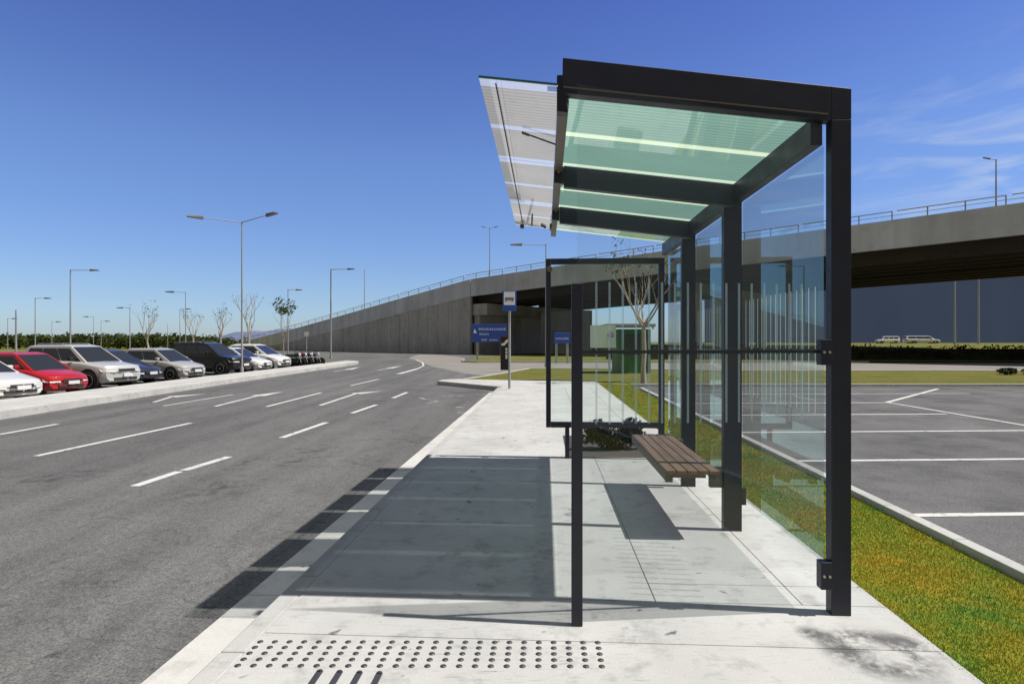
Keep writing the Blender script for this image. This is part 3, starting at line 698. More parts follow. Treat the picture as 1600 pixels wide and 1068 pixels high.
# ------------------------------------------------------------------ signs
sp = W(-1.225, 20.35)
bs = thing('bus_stop_sign', 'white and blue bus stop sign on a thin grey pole at the pavement end', 'bus stop sign', sp)
o = MB(); o.tube([(0,0,0),(0,0,3.34)], .045, 10); o.build('pole', M_galv, bs)
o = MB(); o.box((-.235,-.075,2.66),(.235,-.052,3.34)); o.build('sign_panel', M_dkblue, bs, bevel=.01)
o = MB(); o.box((-.19,-.080,2.86),(.19,-.0755,3.31)); f_ = o.build('sign_face', M_white, bs)
o = MB()
o.box((-.15,-.0835,3.02),(.15,-.0805,3.12)); o.box((-.13,-.0835,2.985),(-.08,-.0805,3.0195)); o.box((.08,-.0835,2.985),(.13,-.0805,3.0195)); o.build('bus_symbol', M_greysym, f_)
o = MB(); o.box((-.12,-.080,2.73),(.12,-.0755,2.78)); o.build('sign_band', M_blue, bs)

M_fadedtext = mat('faded lettering', (.42,.50,.80), .6)
def dirsign(px, d, wd, z0, z1, label, rows, arrow_=True):
    p = F(px, d, -.05)
    t_ = thing('direction_sign', label, 'road sign', p)
    o = MB(); o.box((-wd/2,-.06,z0),(wd/2,0,z1)); pl = o.build('sign_panel', M_blue, t_, bevel=.02)
    for sx_ in (-.34, .34):
        o = MB(); o.box((sx_*wd-.09,.002,0),(sx_*wd+.09,.12,z1-.1)); o.build('post', M_galv, t_, bevel=.01)
    h = z1-z0; ml = M_fadedtext
    if arrow_:
        o = MB(); cx, cz = -wd*.41, z0+h*.60
        o.box((cx-.13,-.065,cz-.16),(cx+.17,-.0605,cz-.04)); o.add([(cx-.10,-.065,cz-.036),(cx+.12,-.065,cz-.036),(cx+.02,-.065,cz+.2),(cx-.06,-.065,cz+.2)], [(0,1,2,3)]); o.build('pictogram', M_wht, pl)
    for (x0, x1, zz, hh) in rows:
        x = x0*wd; o = MB()
        while x < x1*wd:
            lw_ = random.uniform(.5,.95)*hh*h
            o.box((x,-.064,z0+zz*h),(min(x+lw_*.7, x1*wd),-.0605,z0+zz*h+hh*h*random.uniform(.7,1))); x += lw_*.7+.25*hh*h
        o.build('text_line', ml, pl)
    return t_
dirsign(764.5, 56, 3.3, 1.62, 3.32, 'large blue direction sign on two grey posts left of the bus stop pole', [(-.30,.46,.66,.14),(-.28,.0,.40,.12),(-.22,-.06,.08,.13),(.0,.24,.08,.10)])
dirsign(878, 46, 1.25, 1.55, 2.35, 'small blue direction sign seen through the end frame of the shelter', [(-.4,.4,.35,.22)], False)
tp = F(789, 34.6, -.03)
tt = thing('totem_sign', 'narrow black totem sign with white marks standing on the grass by the bus stop pole', 'sign')
tt.location = tp
o = MB(); o.box((-.26,-.09,0),(.26,.09,1.98)); tb = o.build('body', M_blk, tt, bevel=.02)
o = MB(); o.add([(-.20,-.094,1.42),(-.03,-.094,1.42),(.19,-.094,1.66),(.19,-.094,1.80),(.06,-.094,1.74),(-.06,-.094,1.58),(-.20,-.094,1.55)], [tuple(range(7))]); o.build('emblem', M_wht, tb)
o = MB()
for z in (1.16,.98,.80,.66): o.box((.03,-.0935,z),(.14,-.0905,z+.12))
o.build('lettering', M_wht, tb)
o = MB(); o.box((-.262,-.092,1.90),(.262,.092,1.985)); o.build('cap', mat('dull red cap', (.16,.02,.03), .5), tt)
wr = GP(480,553,-.15); 
ws = thing('road_sign', 'small pale sign on a post in front of the ramp wall', 'road sign', F(479,64,-.15))
o = MB(); o.tube([(0,0,0),(0,0,2.85)], .05, 8); o.build('post', M_galv, ws)
o = MB(); o.lathe((0,-.06,2.6),(0,-1,0),[(.27,0),(.27,.03)],20); o.build('sign_panel', M_white, ws)

# green kiosk
kp_ = F(991, 31, -.03)
kk = thing('kiosk', 'green box kiosk with dark glazing and a pale flat roof seen through the shelter', 'kiosk', kp_)
o = MB(); o.box((-.86,0,.0),(.86,1.8,2.3)); kw = o.build('wall', M_green, kk, bevel=.02)
o = MB(); o.box((-.55,-.02,.95),(.30,-.001,2.05)); wn = o.build('window', M_kglass, kk)
o = MB()
for a_, b_ in (((-.60,-.03,.90),(.35,-.021,.948)),((-.60,-.03,2.052),(.35,-.021,2.10)),((-.60,-.03,.95),(-.552,-.021,2.05)),((.302,-.03,.95),(.35,-.021,2.05))): o.box(a_, b_)
o.build('frame', M_green, wn)
o = MB(); o.box((.42,-.02,.02),(.80,-.001,2.1)); o.build('door', mat('dark green door', (.01,.06,.025), .5), kk)
o = MB(); o.box((-1.5,-.5,2.42),(1.0,2.0,2.56)); 
for x_ in (-1.4,.85): o.box((x_,-.4,2.301 if x_ > -1 else 0),(x_+.08,-.32,2.419))
o.build('roof', M_galv, kk)

# ------------------------------------------------------------------ street lamps
def lamp_thing(label, loc, h, arms, r=.075, rz=0.0, head=.75):
    t_ = thing('street_lamp', label, 'street lamp', loc, rz, 'street lamps around the car parks and roads')
    r *= .78
    o = MB(); o.tube([(0,0,0),(0,0,.25)], r*1.7, 10); o.tube([(0,0,.25),(0,0,h)], [r, r*.6], 10); o.build('pole', M_galv, t_)
    for (dx, dy, dz) in arms:
        Ln = math.hypot(dx, dy)
        o = MB(); o.tube([(0,0,h-.05),(dx,dy,h-.05+dz)], [r*.5, r*.35], 8); ar = o.build('arm', M_galv, t_)
        if head:
            u = Vector((dx,dy,dz)).normalized(); s_ = Vector((-u.y,u.x,0)).normalized()*head*.19
            p0 = Vector((dx,dy,h-.05+dz)); p1 = p0+u*head; up = Vector((0,0,.09*head/.75))
            o = MB(); o.hexa([p0-s_*.5-up, p1-s_-up*.6, p1+s_-up*.6, p0+s_*.5-up],[p0-s_*.4+up, p1-s_*.7+up*.4, p1+s_*.7+up*.4, p0+s_*.4+up]); o.build('lamp_head', M_dkpole, ar, bevel=.02)
    return t_
def lamp(px, d, top, arms, label, base=-.15, **k):
    h = EYE + (534-top)*d/930 - base
    return lamp_thing(label, F(px, d, base), h, arms, **k)
lamp(378, 31.2, 346, [(-1.55,-.9,.06),(1.70,-1.0,.16)], 'tall double-armed street lamp standing on the pale kerb island beside the black car', base=.03, r=.068)
lamp(517, 60, 420, [(1.75,-.3,.0)], 'single-armed street lamp at the end of the island in front of the ramp wall', base=-.06, r=.11)
lamp(110, 52, 421, [(1.7,0,0)], 'single-armed street lamp rising behind the silver off-roader, tallest of the left group', r=.09)
lamp(450, 70, 452, [(.9,0,0)], 'small street lamp beside the leafy young tree, before the ramp begins', r=.09)
lamp(290, 55, 456, [(-1.1,0,.05)], 'street lamp with its arm to the left, above the silver hatchback', r=.06)
lamp(203, 75, 480, [(-.9,0,0)], 'street lamp with a short left arm, above the silver off-roader bonnet', r=.08)
lamp(55, 70, 465, [(1.1,0,0)], 'street lamp with a short right arm, between the red car and the left edge', r=.08)
lamp(25, 60, 484, [], 'dark armless pole nearest the left edge of the photo', r=.13)
lamp(12, 92, 497, [(.7,0,0)], 'far faint lamp at the left edge, left of the dark pole', r=.07)
lamp(146, 92, 494, [(-.8,0,0)], 'far faint lamp right of the tall single-armed lamp', r=.06)
lamp(158, 100, 501, [(.7,0,0)], 'smallest far lamp above the silver off-roader roof', r=.06)
lamp(281, 84, 482, [(.8,0,0)], 'far faint lamp just left of the left-armed lamp', r=.06)
lamp(81, 96, 502, [(.7,0,0)], 'far faint lamp above the red car roof', r=.06)
lamp(262, 104, 505, [], 'far thin pole beside the leaning bare tree', r=.06)
lamp(853, 38.6, 381, [(-1.55,-.2,-.02)], 'street lamp with a left arm rising behind the far end frame of the shelter', r=.07, base=-.03)
lamp(1492, 112, 380, [(-1.5,0,0)], 'tall pale lamp pole seen below the overpass, left of the pair', r=.22, base=1.1)
lamp(1529, 112, 380, [(1.5,0,0)], 'tall pale lamp pole seen below the overpass, right of the pair', r=.22, base=1.1)

# ------------------------------------------------------------------ overpass
P0 = Vector((39.0,45.5,0)); DV = Vector((-45.0,39.5,0)); DU = DV.normalized(); PN = Vector((.66,.7515,0)).normalized()
TOPS = [(-.75,12.6),(-.4,12.45),(0,12.25),(.189,12.0),(.5,11.55),(.775,11.05),(1.0,10.55),(1.25,8.7),(1.45,7.1),(1.61,5.85),(1.8,4.4),(1.95,3.35),(2.2,1.6),(2.38,.3)]
def top(t):
    for (a, za), (b, zb) in zip(TOPS, TOPS[1:]):
        if a <= t <= b: return za+(zb-za)*(t-a)/(b-a)
    return TOPS[-1][1]
def at(t, off=0.0, z=0.0): p = P0 + DV*t + PN*off; return Vector((p.x,p.y,z))
ov = thing('overpass', 'grey concrete road overpass and its long ramp wall with railing behind the bus shelter', 'bridge')
ts = [a for a, _ in TOPS]
def run(t0, t1): return [t0]+[t for t in ts if t0 < t < t1]+[t1]
def ribbon(mb, t0, t1, o0, o1, zf0, zf1):
    r_ = run(t0, t1)
    for a, b in zip(r_, r_[1:]):
        mb.hexa([at(a,o0,zf0(a)), at(a,o1,zf0(a)), at(b,o1,zf0(b)), at(b,o0,zf0(b))], [at(a,o0,zf1(a)), at(a,o1,zf1(a)), at(b,o1,zf1(b)), at(b,o0,zf1(b))])
FD = 2.45
o = MB(); ribbon(o, -.75, .998, 0, .35, lambda t: top(t)-FD, top); ribbon(o, 1.0, 2.37, 0, .35, lambda t: max(-.2, top(t)-FD), top); o.build('parapet', M_fascia, ov)
o = MB(); ribbon(o, -.75, .998, .352, 13.0, lambda t: top(t)-1.6, lambda t: top(t)-.9)
ribbon(o, -.75, .998, 13.5, 27, lambda t: top(t)-1.6, lambda t: top(t)-.9); o.build('deck', M_soffit, ov)
o = MB()
for off in (1.6,4.6,7.6,10.6,15.5,18.5,21.5,24.5): ribbon(o, -.75, .998, off, off+1.0, lambda t: top(t)-3.5, lambda t: top(t)-1.602)
o.build('girders', M_soffit, ov)
o = MB(); ribbon(o, -.75, .998, 13.002, 13.25, lambda t: top(t)-2.6, lambda t: top(t)); ribbon(o, -.75, .998, 27.002, 27.35, lambda t: top(t)-2.6, lambda t: top(t)); o.build('parapet', M_fascia, ov)
# ramp side wall, set back slightly under the parapet, in cast panels
o = MB(); r_ = [1.0+.0385*k for k in range(36)]
for a, b in zip(r_, r_[1:]):
    za, zb = max(-.15, top(a)-FD-.01), max(-.15, top(b)-FD-.01)
    if za <= 0.2 and zb <= .2: continue
    e = .0004
    o.hexa([at(a+e,.06,-.3), at(a+e,.5,-.3), at(b-e,.5,-.3), at(b-e,.06,-.3)], [at(a+e,.06,za), at(a+e,.5,za), at(b-e,.5,zb), at(b-e,.06,zb)])
o.build('ramp_wall', M_bridge, ov)
o = MB(); ribbon(o, 1.003, 2.37, .352, 13, lambda t: -.3, lambda t: max(-.2,top(t)-.9)); o.build('ramp_fill', M_soffit, ov)
# abutment under the deck with bearing ledge
o = MB(); z1 = top(1)-3.52
o.hexa([at(.985,1.0,-.3), at(.985,27,-.3), at(1.0025,27,-.3), at(1.0025,1.0,-.3)], [at(.985,1.0,z1-1.6), at(.985,27,z1-1.6), at(1.0025,27,z1-1.6), at(1.0025,1.0,z1-1.6)]); 
o.hexa([at(.955,.7,z1-1.598), at(.955,27,z1-1.598), at(1.0025,27,z1-1.598), at(1.0025,.7,z1-1.598)], [at(.955,.7,z1), at(.955,27,z1), at(1.0025,27,z1), at(1.0025,.7,z1)])
o.build('abutment', M_bridge, ov)
o = MB(); o.hexa([at(.80,12.5,-.3), at(.80,13.2,-.3), at(.95,13.2,-.3), at(.95,12.5,-.3)], [at(.80,12.5,6.2), at(.80,13.2,6.2), at(.95,13.2,6.2), at(.95,12.5,6.2)]); o.build('wing_wall', M_fascia, ov)
for off in (3.2, 9.8, 17.5, 24):
    o = MB(); o.tube([at(.46,off,-.3), at(.46,off,top(.46)-4.6)], .65, 16); o.build('column', M_bridge, ov)
for a_, b_ in ((1.2,12.0),(15.5,26.4)):
    o = MB(); o.hexa([at(.448,a_,top(.46)-4.58), at(.448,b_,top(.46)-4.58), at(.472,b_,top(.46)-4.58), at(.472,a_,top(.46)-4.58)], [at(.448,a_,top(.46)-3.52), at(.448,b_,top(.46)-3.52), at(.472,b_,top(.46)-3.52), at(.472,a_,top(.46)-3.52)]); o.build('pier_cap', M_bridge, ov)
# railing on the parapet
o = MB(); t = -.74
pr = []
while t < 2.25: pr.append(t); t += .042
for i, t in enumerate(pr):
    p = at(t,.17,top(t)); o.tube([p, p+Vector((0,0,.78))], .055, 6)
for hz, rad in ((.76,.05),(.40,.03)):
    for i, (a, b) in enumerate(zip(pr, pr[1:])):
        if i % 3 == 2 and hz > .5: b = b-.006
        o.tube([at(a,.17,top(a)+hz), at(b,.17,top(b)+hz)], rad, 6)
o.build('railing', M_galv, ov)
o = MB(); o.box((-.5,-.3,0),(.5,.3,1.3)); 
for k, (t, off, topy, arms, lab) in enumerate(((1.03, 6, 356, [(-.7,0,.15),(.7,0,.15)], 'thin street lamp on the overpass above the start of the ramp wall'), (1.5, 3, 421, [], 'thin lamp pole on the overpass ramp, right of the single-armed street lamp'), (.03, 6.5, 249, [(-.5,0,.1)], 'street lamp on the overpass deck at the right of the photo'))):
    p = at(t, off); d = p.y; p.z = top(t)-.9
    px = 800+930*p.x/p.y
    lamp_thing(lab, p, EYE+(534-topy)*d/930-p.z, arms, r=.10, head=.6)

# ------------------------------------------------------------------ beyond the overpass: bank, hall, hedge, hills, wood
bk = MB()
prof = [(60.5,-.17),(63,.25),(70,.95),(80,1.2),(420,1.25)]
for (a, za), (b, zb) in zip(prof, prof[1:]): bk.add([(17-(a-60)*.0,a,za),(400,a,za),(400,b,zb),(17,b,zb)], [(0,1,2,3)])
bk.build('grass_bank', M_lawn, kind='structure')
hg = thing('hall', 'huge slate blue hall standing beyond the overpass', 'building', (0,0,0))
o = MB(); o.box((97,235,1.0),(330,300,27)); o.build('wall', M_hangar, hg)
o = MB(); o.box((97.2,235.2,27.01),(329.8,299.8,28)); o.build('roof', M_dkpole, hg)
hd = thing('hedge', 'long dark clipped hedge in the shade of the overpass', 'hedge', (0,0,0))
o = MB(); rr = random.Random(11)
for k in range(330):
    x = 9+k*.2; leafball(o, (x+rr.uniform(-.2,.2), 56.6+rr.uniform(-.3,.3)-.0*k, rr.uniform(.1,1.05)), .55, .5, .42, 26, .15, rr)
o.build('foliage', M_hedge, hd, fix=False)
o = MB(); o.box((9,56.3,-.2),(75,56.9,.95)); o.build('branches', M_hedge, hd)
cl = thing('low_shrub', 'low dark clump of plants on the verge at the right edge of the photo', 'shrub', GP(1592,585,-.03))
o = MB(); 
for k in range(8): leafball(o, (rr.uniform(-.9,.9),rr.uniform(-.25,.25),rr.uniform(.06,.22)), .3,.25,.12, 60, .09, rr)
o.build('foliage', M_hedge, cl, fix=False)
o = MB()
for k in range(4): o.tube([(rr.uniform(-.5,.5),0,0),(rr.uniform(-.9,.9),rr.uniform(-.2,.2),.2)], .012, 5)
o.build('stem', M_bark, cl)
hl = MB(); rr = random.Random(5)
n_ = 60
for row, (dist, hh) in enumerate(((1500,46),(1900,62))):
    ptx = []
    for k in range(n_+1):
        x = -1900 + k*3200/n_; 
        env = max(.05, math.exp(-((x+640+row*130)/(190+row*90))**2))
        ptx.append((x, dist, hh*.62*env*(.75+.35*math.sin(k*.9+row)+.18*rr.random())))
    for (a, b) in zip(ptx, ptx[1:]):
        hl.add([(a[0],a[1],-1),(b[0],b[1],-1),(b[0],b[1]+60,max(1,b[2])),(a[0],a[1]+60,max(1,a[2])),(b[0],b[1]+400,-1),(a[0],a[1]+400,-1)], [(0,1,2,3),(3,2,4,5)], True)
hl.build('hills', M_hill, kind='structure')
# the wood belt far left: reads as one mass
wd_ = MB(); rr = random.Random(9)
for k in range(620):
    x = -175 + 100*rr.random()**.8; y_ = 150+rr.random()*22
    if x > -89 and rr.random() < .5: continue
    hgt = rr.uniform(2.8,4.3)*(1 if x < -84 else .8)
    leafball(wd_, (x, y_, hgt*.52-.1), rr.uniform(1.2,2.3), 1.4, hgt*.46, 34, .55, rr)
for k in range(80):
    x = -172+95*rr.random(); y_ = 150+rr.random()*14
    wd_.tube([(x,y_,-.2),(x+rr.uniform(-.3,.3),y_,2.6)], [.16,.08], 5)
wo = wd_.build('wood', M_wood, kind='stuff', fix=False); wo['label'] = 'dark green belt of trees along the far left horizon'; wo['category'] = 'wood'

# ------------------------------------------------------------------ young trees
def bare_tree(label, loc, h, seed, spread=.35, leaves=10, leafsize=.10, trunk_r=.055, flatc=False, arms=4, thick=1.0, name='young_tree', lean=(0,0)):
    rr = random.Random(seed)
    t_ = thing(name, label, 'tree', loc, 0, 'young street trees with few leaves')
    tips = []
    br = MB(); tk = MB()
    fork = h*rr.uniform(.36,.46)
    tp = [Vector((0,0,-.05))]
    for k in range(1,5): tp.append(Vector((lean[0]*k/4+rr.uniform(-.03,.03), lean[1]*k/4+rr.uniform(-.03,.03), fork*k/4)))
    tk.tube(tp, [trunk_r*1.25, trunk_r, trunk_r*.92, trunk_r*.85, trunk_r*.8], 8)
    def grow(p, d, ln, r, lev):
        r *= thick
        pts = [p]; q = p
        for k in range(4):
            d = (d + Vector((rr.uniform(-.12,.12), rr.uniform(-.12,.12), .07))).normalized(); q = q + d*ln/4; pts.append(q)
        br.tube(pts, [r*(1-.13*k) for k in range(5)], 6 if lev < 2 else (4 if lev < 4 else 3))
        if lev >= 4: tips.append(q); return
        for k in range(rr.choice((2,2,3)) if lev else 3):
            a = rr.uniform(0, 6.283); s_ = rr.uniform(.25,.62)
            nd = (d + Vector((math.cos(a)*s_, math.sin(a)*s_, rr.uniform(-.05,.25)))).normalized()
            grow(pts[rr.choice((2,3,4))] if k else q, nd, ln*rr.uniform(.58,.8), r*.55, lev+1)
        if lev >= 1: tips.append(q)
    n0 = arms
    for k in range(n0):
        a = k*6.283/n0 + rr.uniform(-.5,.5)
        grow(tp[-1] - Vector((0,0,rr.uniform(0,.12)*fork)), Vector((math.cos(a)*spread, math.sin(a)*spread, 1)).normalized(), (h-fork)*.42, trunk_r*.5, 1)
    tk.build('trunk', M_bark, t_); br.build('branches', M_bark, t_)
    if leaves:
        lf = MB()
        zt = sorted(q.z for q in tips)[int(len(tips)*.35)]
        for q in tips:
            if q.z < zt: continue
            if rr.random() < .45: leafball(lf, q, leafsize*2.2, leafsize*2.2, leafsize*(1.0 if flatc else 1.5), leaves, leafsize*.55, rr)
        lf.build('crown', M_leaf, t_, fix=False)
    return t_
def tree_at(px, d, topy, label, seed, **k):
    base = k.pop('base', -.1); h = EYE+(534-topy)*d/930-base
    return bare_tree(label, F(px,d,base), h*.97, seed, **k)
tree_at(236, 50, 476, 'leaning bare young tree behind the silver hatchback, leftmost of the small trees', 21, spread=.4, thick=.95, leaves=4, leafsize=.12, trunk_r=.10, lean=(-.35,0))
tree_at(302, 52, 481, 'small bare tree above the front of the black car, left of two alike', 22, spread=.35, thick=.95, leaves=3, leafsize=.12, trunk_r=.10)
tree_at(345, 48, 477, 'small forked bare tree behind the windscreen of the black car', 23, spread=.42, thick=.95, leaves=3, leafsize=.12, trunk_r=.10)
tree_at(389, 40, 452, 'slim upright bare tree just right of the double-armed lamp', 24, spread=.2, thick=.95, leaves=2, leafsize=.09, trunk_r=.10)
tree_at(443, 58, 470, 'young tree with a flat leafy top behind the white cars', 25, spread=.5, thick=.95, leaves=14, leafsize=.24, flatc=True)
tree_at(1006, 23.5, 372, 'nearly bare pale-trunked tree on the lawn seen through the shelter glass', 37, spread=.8, leaves=7, leafsize=.13, trunk_r=.10, arms=6, base=-.05)

# ------------------------------------------------------------------ vehicles
def carpaint(name, col, metal=.0):
    return mat(name, col, .35, metal, .5, .8)
def lerp_tab(tab, x):
    for (a, va), (b, vb) in zip(tab, tab[1:]):
        if x <= b: return va+(vb-va)*max(0,(x-a))/(b-a)
    return tab[-1][1]
def make_car(label, loc, rz, paint, kind, scale=1.0, cat='car', group='cars parked along the kerb island', rimm=None, van=False):
    t_ = thing('parked_car' if not van else 'parked_van', label, cat, loc, rz, group)
    sp_ = dict(
        hatch=dict(L=3.9, Wd=1.64, belt=[(0,.62),(.12,.70),(.9,.86),(1.1,.90),(2.6,.94),(3.7,.98),(3.9,.92)], roof=1.46, cab=(.84,3.84), top=(1.78,3.30), wr=.30, wx=(.74,3.2), clear=.17),
        sedan=dict(L=4.3, Wd=1.70, belt=[(0,.58),(.12,.66),(1.0,.84),(1.25,.88),(3.0,.93),(4.1,.96),(4.3,.88)], roof=1.42, cab=(1.0,3.90), top=(1.92,3.05), wr=.30, wx=(.80,3.42), clear=.17),
        suv=dict(L=4.3, Wd=1.82, belt=[(0,.74),(.10,.86),(1.0,.99),(1.25,1.02),(3.0,1.07),(4.2,1.10),(4.3,1.02)], roof=1.64, cab=(1.0,4.24), top=(1.88,3.78), wr=.345, wx=(.84,3.40), clear=.23),
        van=dict(L=4.7, Wd=1.85, belt=[(0,.8),(.10,.95),(.8,1.10),(1.0,1.15),(3,1.2),(4.6,1.22),(4.7,1.15)], roof=2.0, cab=(.85,4.66), top=(1.5,4.55), wr=.34, wx=(.85,3.65), clear=.22))[kind]
    Ln, Wd, wr_, cl_ = sp_['L'], sp_['Wd'], sp_['wr'], sp_['clear']
    hw = Wd/2
    def wid(x):                                  # plan taper towards the ends
        e = min(x, Ln-x); return hw*(1 - .10*math.exp(-e/.12) - .05*math.exp(-e/.6))
    def bow(x, y):                               # nose and tail are bowed in plan
        k = (y/hw)**2
        return Ln/2 - x - .26*k*max(0, 1-x/1.1) + .12*k*max(0, 1-(Ln-x)/.8)
    xs = [0,.03,.10,.22,.45,.7,.95,1.2,1.6,2.0,2.5,3.0,3.4,Ln-.45,Ln-.22,Ln-.10,Ln-.03,Ln]; xs = sorted(set(round(x,3) for x in xs if x <= Ln))
    rings = []
    for x in xs:
        w_ = wid(x); zt = lerp_tab(sp_['belt'], x); e = min(x, Ln-x); zb = cl_ + .10*math.exp(-e/.12)
        zt2 = zt - (.10 if x in (0, Ln) else 0)
        half = [(0,zb),(w_*.45,zb),(w_*.86,zb),(w_*.97,zb+.10),(w_*1.0,zb+.30),(w_*.995,zt2-.16),(w_*.965,zt2-.05),(w_*.90,zt2-.005),(w_*.55,zt2+.02),(0,zt2+.028)]
        ring = [(bow(x,y), y, z) for y, z in half] + [(bow(x,y), -y, z) for y, z in half[-2:0:-1]]
        rings.append(ring)
    nr = len(rings[0]); vs = [v for r_ in rings for v in r_]; fs = []
    for i in range(len(rings)-1):
        for k in range(nr): fs.append((i*nr+k, i*nr+(k+1)%nr, (i+1)*nr+(k+1)%nr, (i+1)*nr+k))
    o = MB(); o.add(vs, fs, True)
    hN = nr//2                                    # ends closed by strips between the two half outlines
    for base in (0, (len(rings)-1)*nr):
        for k in range(hN):
            a_, b_ = base+k, base+k+1; c_, d_ = base+(nr-k-1)%nr, base+(nr-k)%nr
            q = [vs[a_], vs[b_], vs[c_], vs[d_]]
            if k == 0: o.add(q[:3], [(0,1,2)])
            elif k == hN-1: o.add([q[0],q[1],q[3]], [(0,1,2)])
            else:
                m0 = ((bow(0 if base == 0 else Ln,0)), 0, q[0][2]); m1 = (m0[0], 0, q[1][2])
                o.add([q[0],q[1],m1,m0,q[2],q[3]], [(0,1,2,3),(3,2,4,5)])
    # cabin: pillars and roof in body colour
    c0, c1 = sp_['cab']; t0, t1 = sp_['top']; zr = sp_['roof']
    wb0, wb1 = wid(c0)*.89, wid(c1)*.88; wt = hw*.72
    zb0, zb1 = lerp_tab(sp_['belt'], c0)-.01, lerp_tab(sp_['belt'], c1)-.01
    X = lambda x: Ln/2-x
    mid = (t0+t1)/2; wm = hw*.755
    B = [(X(c0),-wb0,zb0),(X(c0),wb0,zb0),(X(c1),wb1,zb1),(X(c1),-wb1,zb1)]
    T = [(X(t0),-wt*.95,zr-.05),(X(t0),wt*.95,zr-.05),(X(t1),wt*.93,zr-.06),(X(t1),-wt*.93,zr-.06)]
    roofpts = [(X(t0+.30),-wt*.74,zr+.015),(X(t0+.30),wt*.74,zr+.015),(X(t1-.22),wt*.72,zr+.005),(X(t1-.22),-wt*.72,zr+.005)]
    o.add(B+T+roofpts, [(0,1,5,4),(1,2,6,5),(2,3,7,6),(3,0,4,7),(4,5,9,8),(5,6,10,9),(6,7,11,10),(7,4,8,11),(8,9,10,11)], False)
    body = o.build('body', paint, t_)
    bm_ = body.modifiers.new('bevel','BEVEL'); bm_.width = .06; bm_.segments = 4; bm_.limit_method = 'ANGLE'; bm_.angle_limit = R(28)
    B = [Vector(p) for p in B]; T = [Vector(p) for p in T]
    def pane(name, a, b, c, d, u0, u1, v0, v1, m_=M_carglass, off=.012):   # a,b bottom; d,c top
        def pt(u, v): return (a*(1-u)+b*u)*(1-v) + (d*(1-u)+c*u)*v
        nrm = (b-a).cross(d-a).normalized()
        ctr = (a+b+c+d)/4 - Vector((0,0,(zb0+zr)/2)); 
        if nrm.dot(Vector((ctr.x,ctr.y,0))) < 0: nrm = -nrm
        q = [pt(u0,v0), pt(u1,v0), pt(u1,v1), pt(u0,v1)]
        mb = MB(); mb.add([p-nrm*.02 for p in q]+[p+nrm*off for p in q], [(0,3,2,1),(4,5,6,7),(0,1,5,4),(1,2,6,5),(2,3,7,6),(3,0,4,7)]); return mb.build(name, m_, t_, bevel=.006)
    pane('windscreen', B[0], B[1], T[1], T[0], .045,.955,.05,.95)
    pane('rear_window', B[2], B[3], T[3], T[2], .10,.90,.25,.92)
    # each side: front, rear (and quarter) windows
    cuts = ((.06,.335),(.355,.63),(.65,.92)) if kind in ('suv','van') else ((.08,.45),(.475,.88))
    for side in (0, 1):
        a, b, c, d = (B[1],B[2],T[2],T[1]) if side == 0 else (B[0],B[3],T[3],T[0])
        for (u0, u1) in cuts: pane('side_window', a, b, c, d, u0, u1, .10, .88)
    # wheels with dark arches
    for wx in sp_['wx']:
        for s_ in (-1, 1):
            y = s_*(wid(wx)-.02)
            ar = MB(); ar.lathe((X(wx), y-s_*.20, wr_+.02), (0,s_,0), [(wr_*1.19,0),(wr_*1.19,.226)], 28); ar.build('wheel_arch', M_plas, t_)
            wl = MB(); wl.lathe((X(wx), y-s_*.17, wr_), (0,s_,0), [(wr_*.72,0),(wr_*.96,0.0),(wr_,.03),(wr_,.17),(wr_*.95,.205),(wr_*.68,.208)], 28)
            wh = wl.build('wheel', M_rub, t_)
            rm = MB(); rm.lathe((X(wx), y-s_*.17, wr_), (0,s_,0), [(wr_*.66,.12),(wr_*.66,.2115),(wr_*.60,.2115),(wr_*.58,.185)], 24)
            for k in range(5):
                a_ = k*2*math.pi/5+.3; u = Vector((math.cos(a_),0,math.sin(a_))); v = Vector((-math.sin(a_),0,math.cos(a_)))*wr_*.10; cc = Vector((X(wx), y+s_*.034, wr_)); n__ = Vector((0,s_*.018,0))
                q = [cc+u*wr_*.1-v, cc+u*wr_*.62-v*.8, cc+u*wr_*.62+v*.8, cc+u*wr_*.1+v]; rm.add(q+[p-n__ for p in q], [(0,1,2,3),(7,6,5,4),(0,4,5,1),(1,5,6,2),(2,6,7,3),(3,7,4,0)])
            rm.lathe((X(wx), y+s_*.02, wr_), (0,s_,0), [(wr_*.16,0),(wr_*.13,.022)], 12)
            rm.build('rim', M_rim, wh)
    # face
    zf = lerp_tab(sp_['belt'], .1)
    for s_ in (-1, 1):
        y = s_*wid(.16)*.74
        ys = [s_*hw*q for q in (.50,.68,.84,.93)]; lo = [.0,.0,.0,.05]; hi = [.015,.01,.02,.10]
        hb = MB(); 
        fr_ = [(bow(-.012,yy)-(.10 if n_i == 3 else 0), yy*(1.02 if n_i == 3 else 1), zf-.215+.03*n_i*.3) for n_i, yy in enumerate(ys)]
        tp_ = [(bow(.05,yy)-(.22 if n_i == 3 else .06*n_i*.5), yy*(1.0 if n_i == 3 else 1), zf-.055+.012*n_i) for n_i, yy in enumerate(ys)]
        bk_ = [(p_[0]-.20, p_[1]*.95, p_[2]) for p_ in fr_]; bt_ = [(p_[0]-.20, p_[1]*.95, p_[2]-.02) for p_ in tp_]
        hb.add(fr_+tp_+bk_+bt_, [(k,k+1,k+5,k+4) for k in range(3)]+[(k+4,k+5,k+13,k+12) for k in range(3)]+[(k,k+1,k+9,k+8) for k in range(3)]+[(0,4,12,8),(3,7,15,11)])
        hb.build('headlight', M_lens, t_)
        mi = MB(); mi.box((X(c0+.62),s_*(hw*.93),zb0+.10),(X(c0+.48),s_*(hw*1.12),zb0+.22)) if s_ > 0 else mi.box((X(c0+.62),-hw*1.12,zb0+.10),(X(c0+.48),-hw*.93,zb0+.22))
        mi.build('mirror', paint if kind != 'suv' else M_plas, t_, bevel=.03)
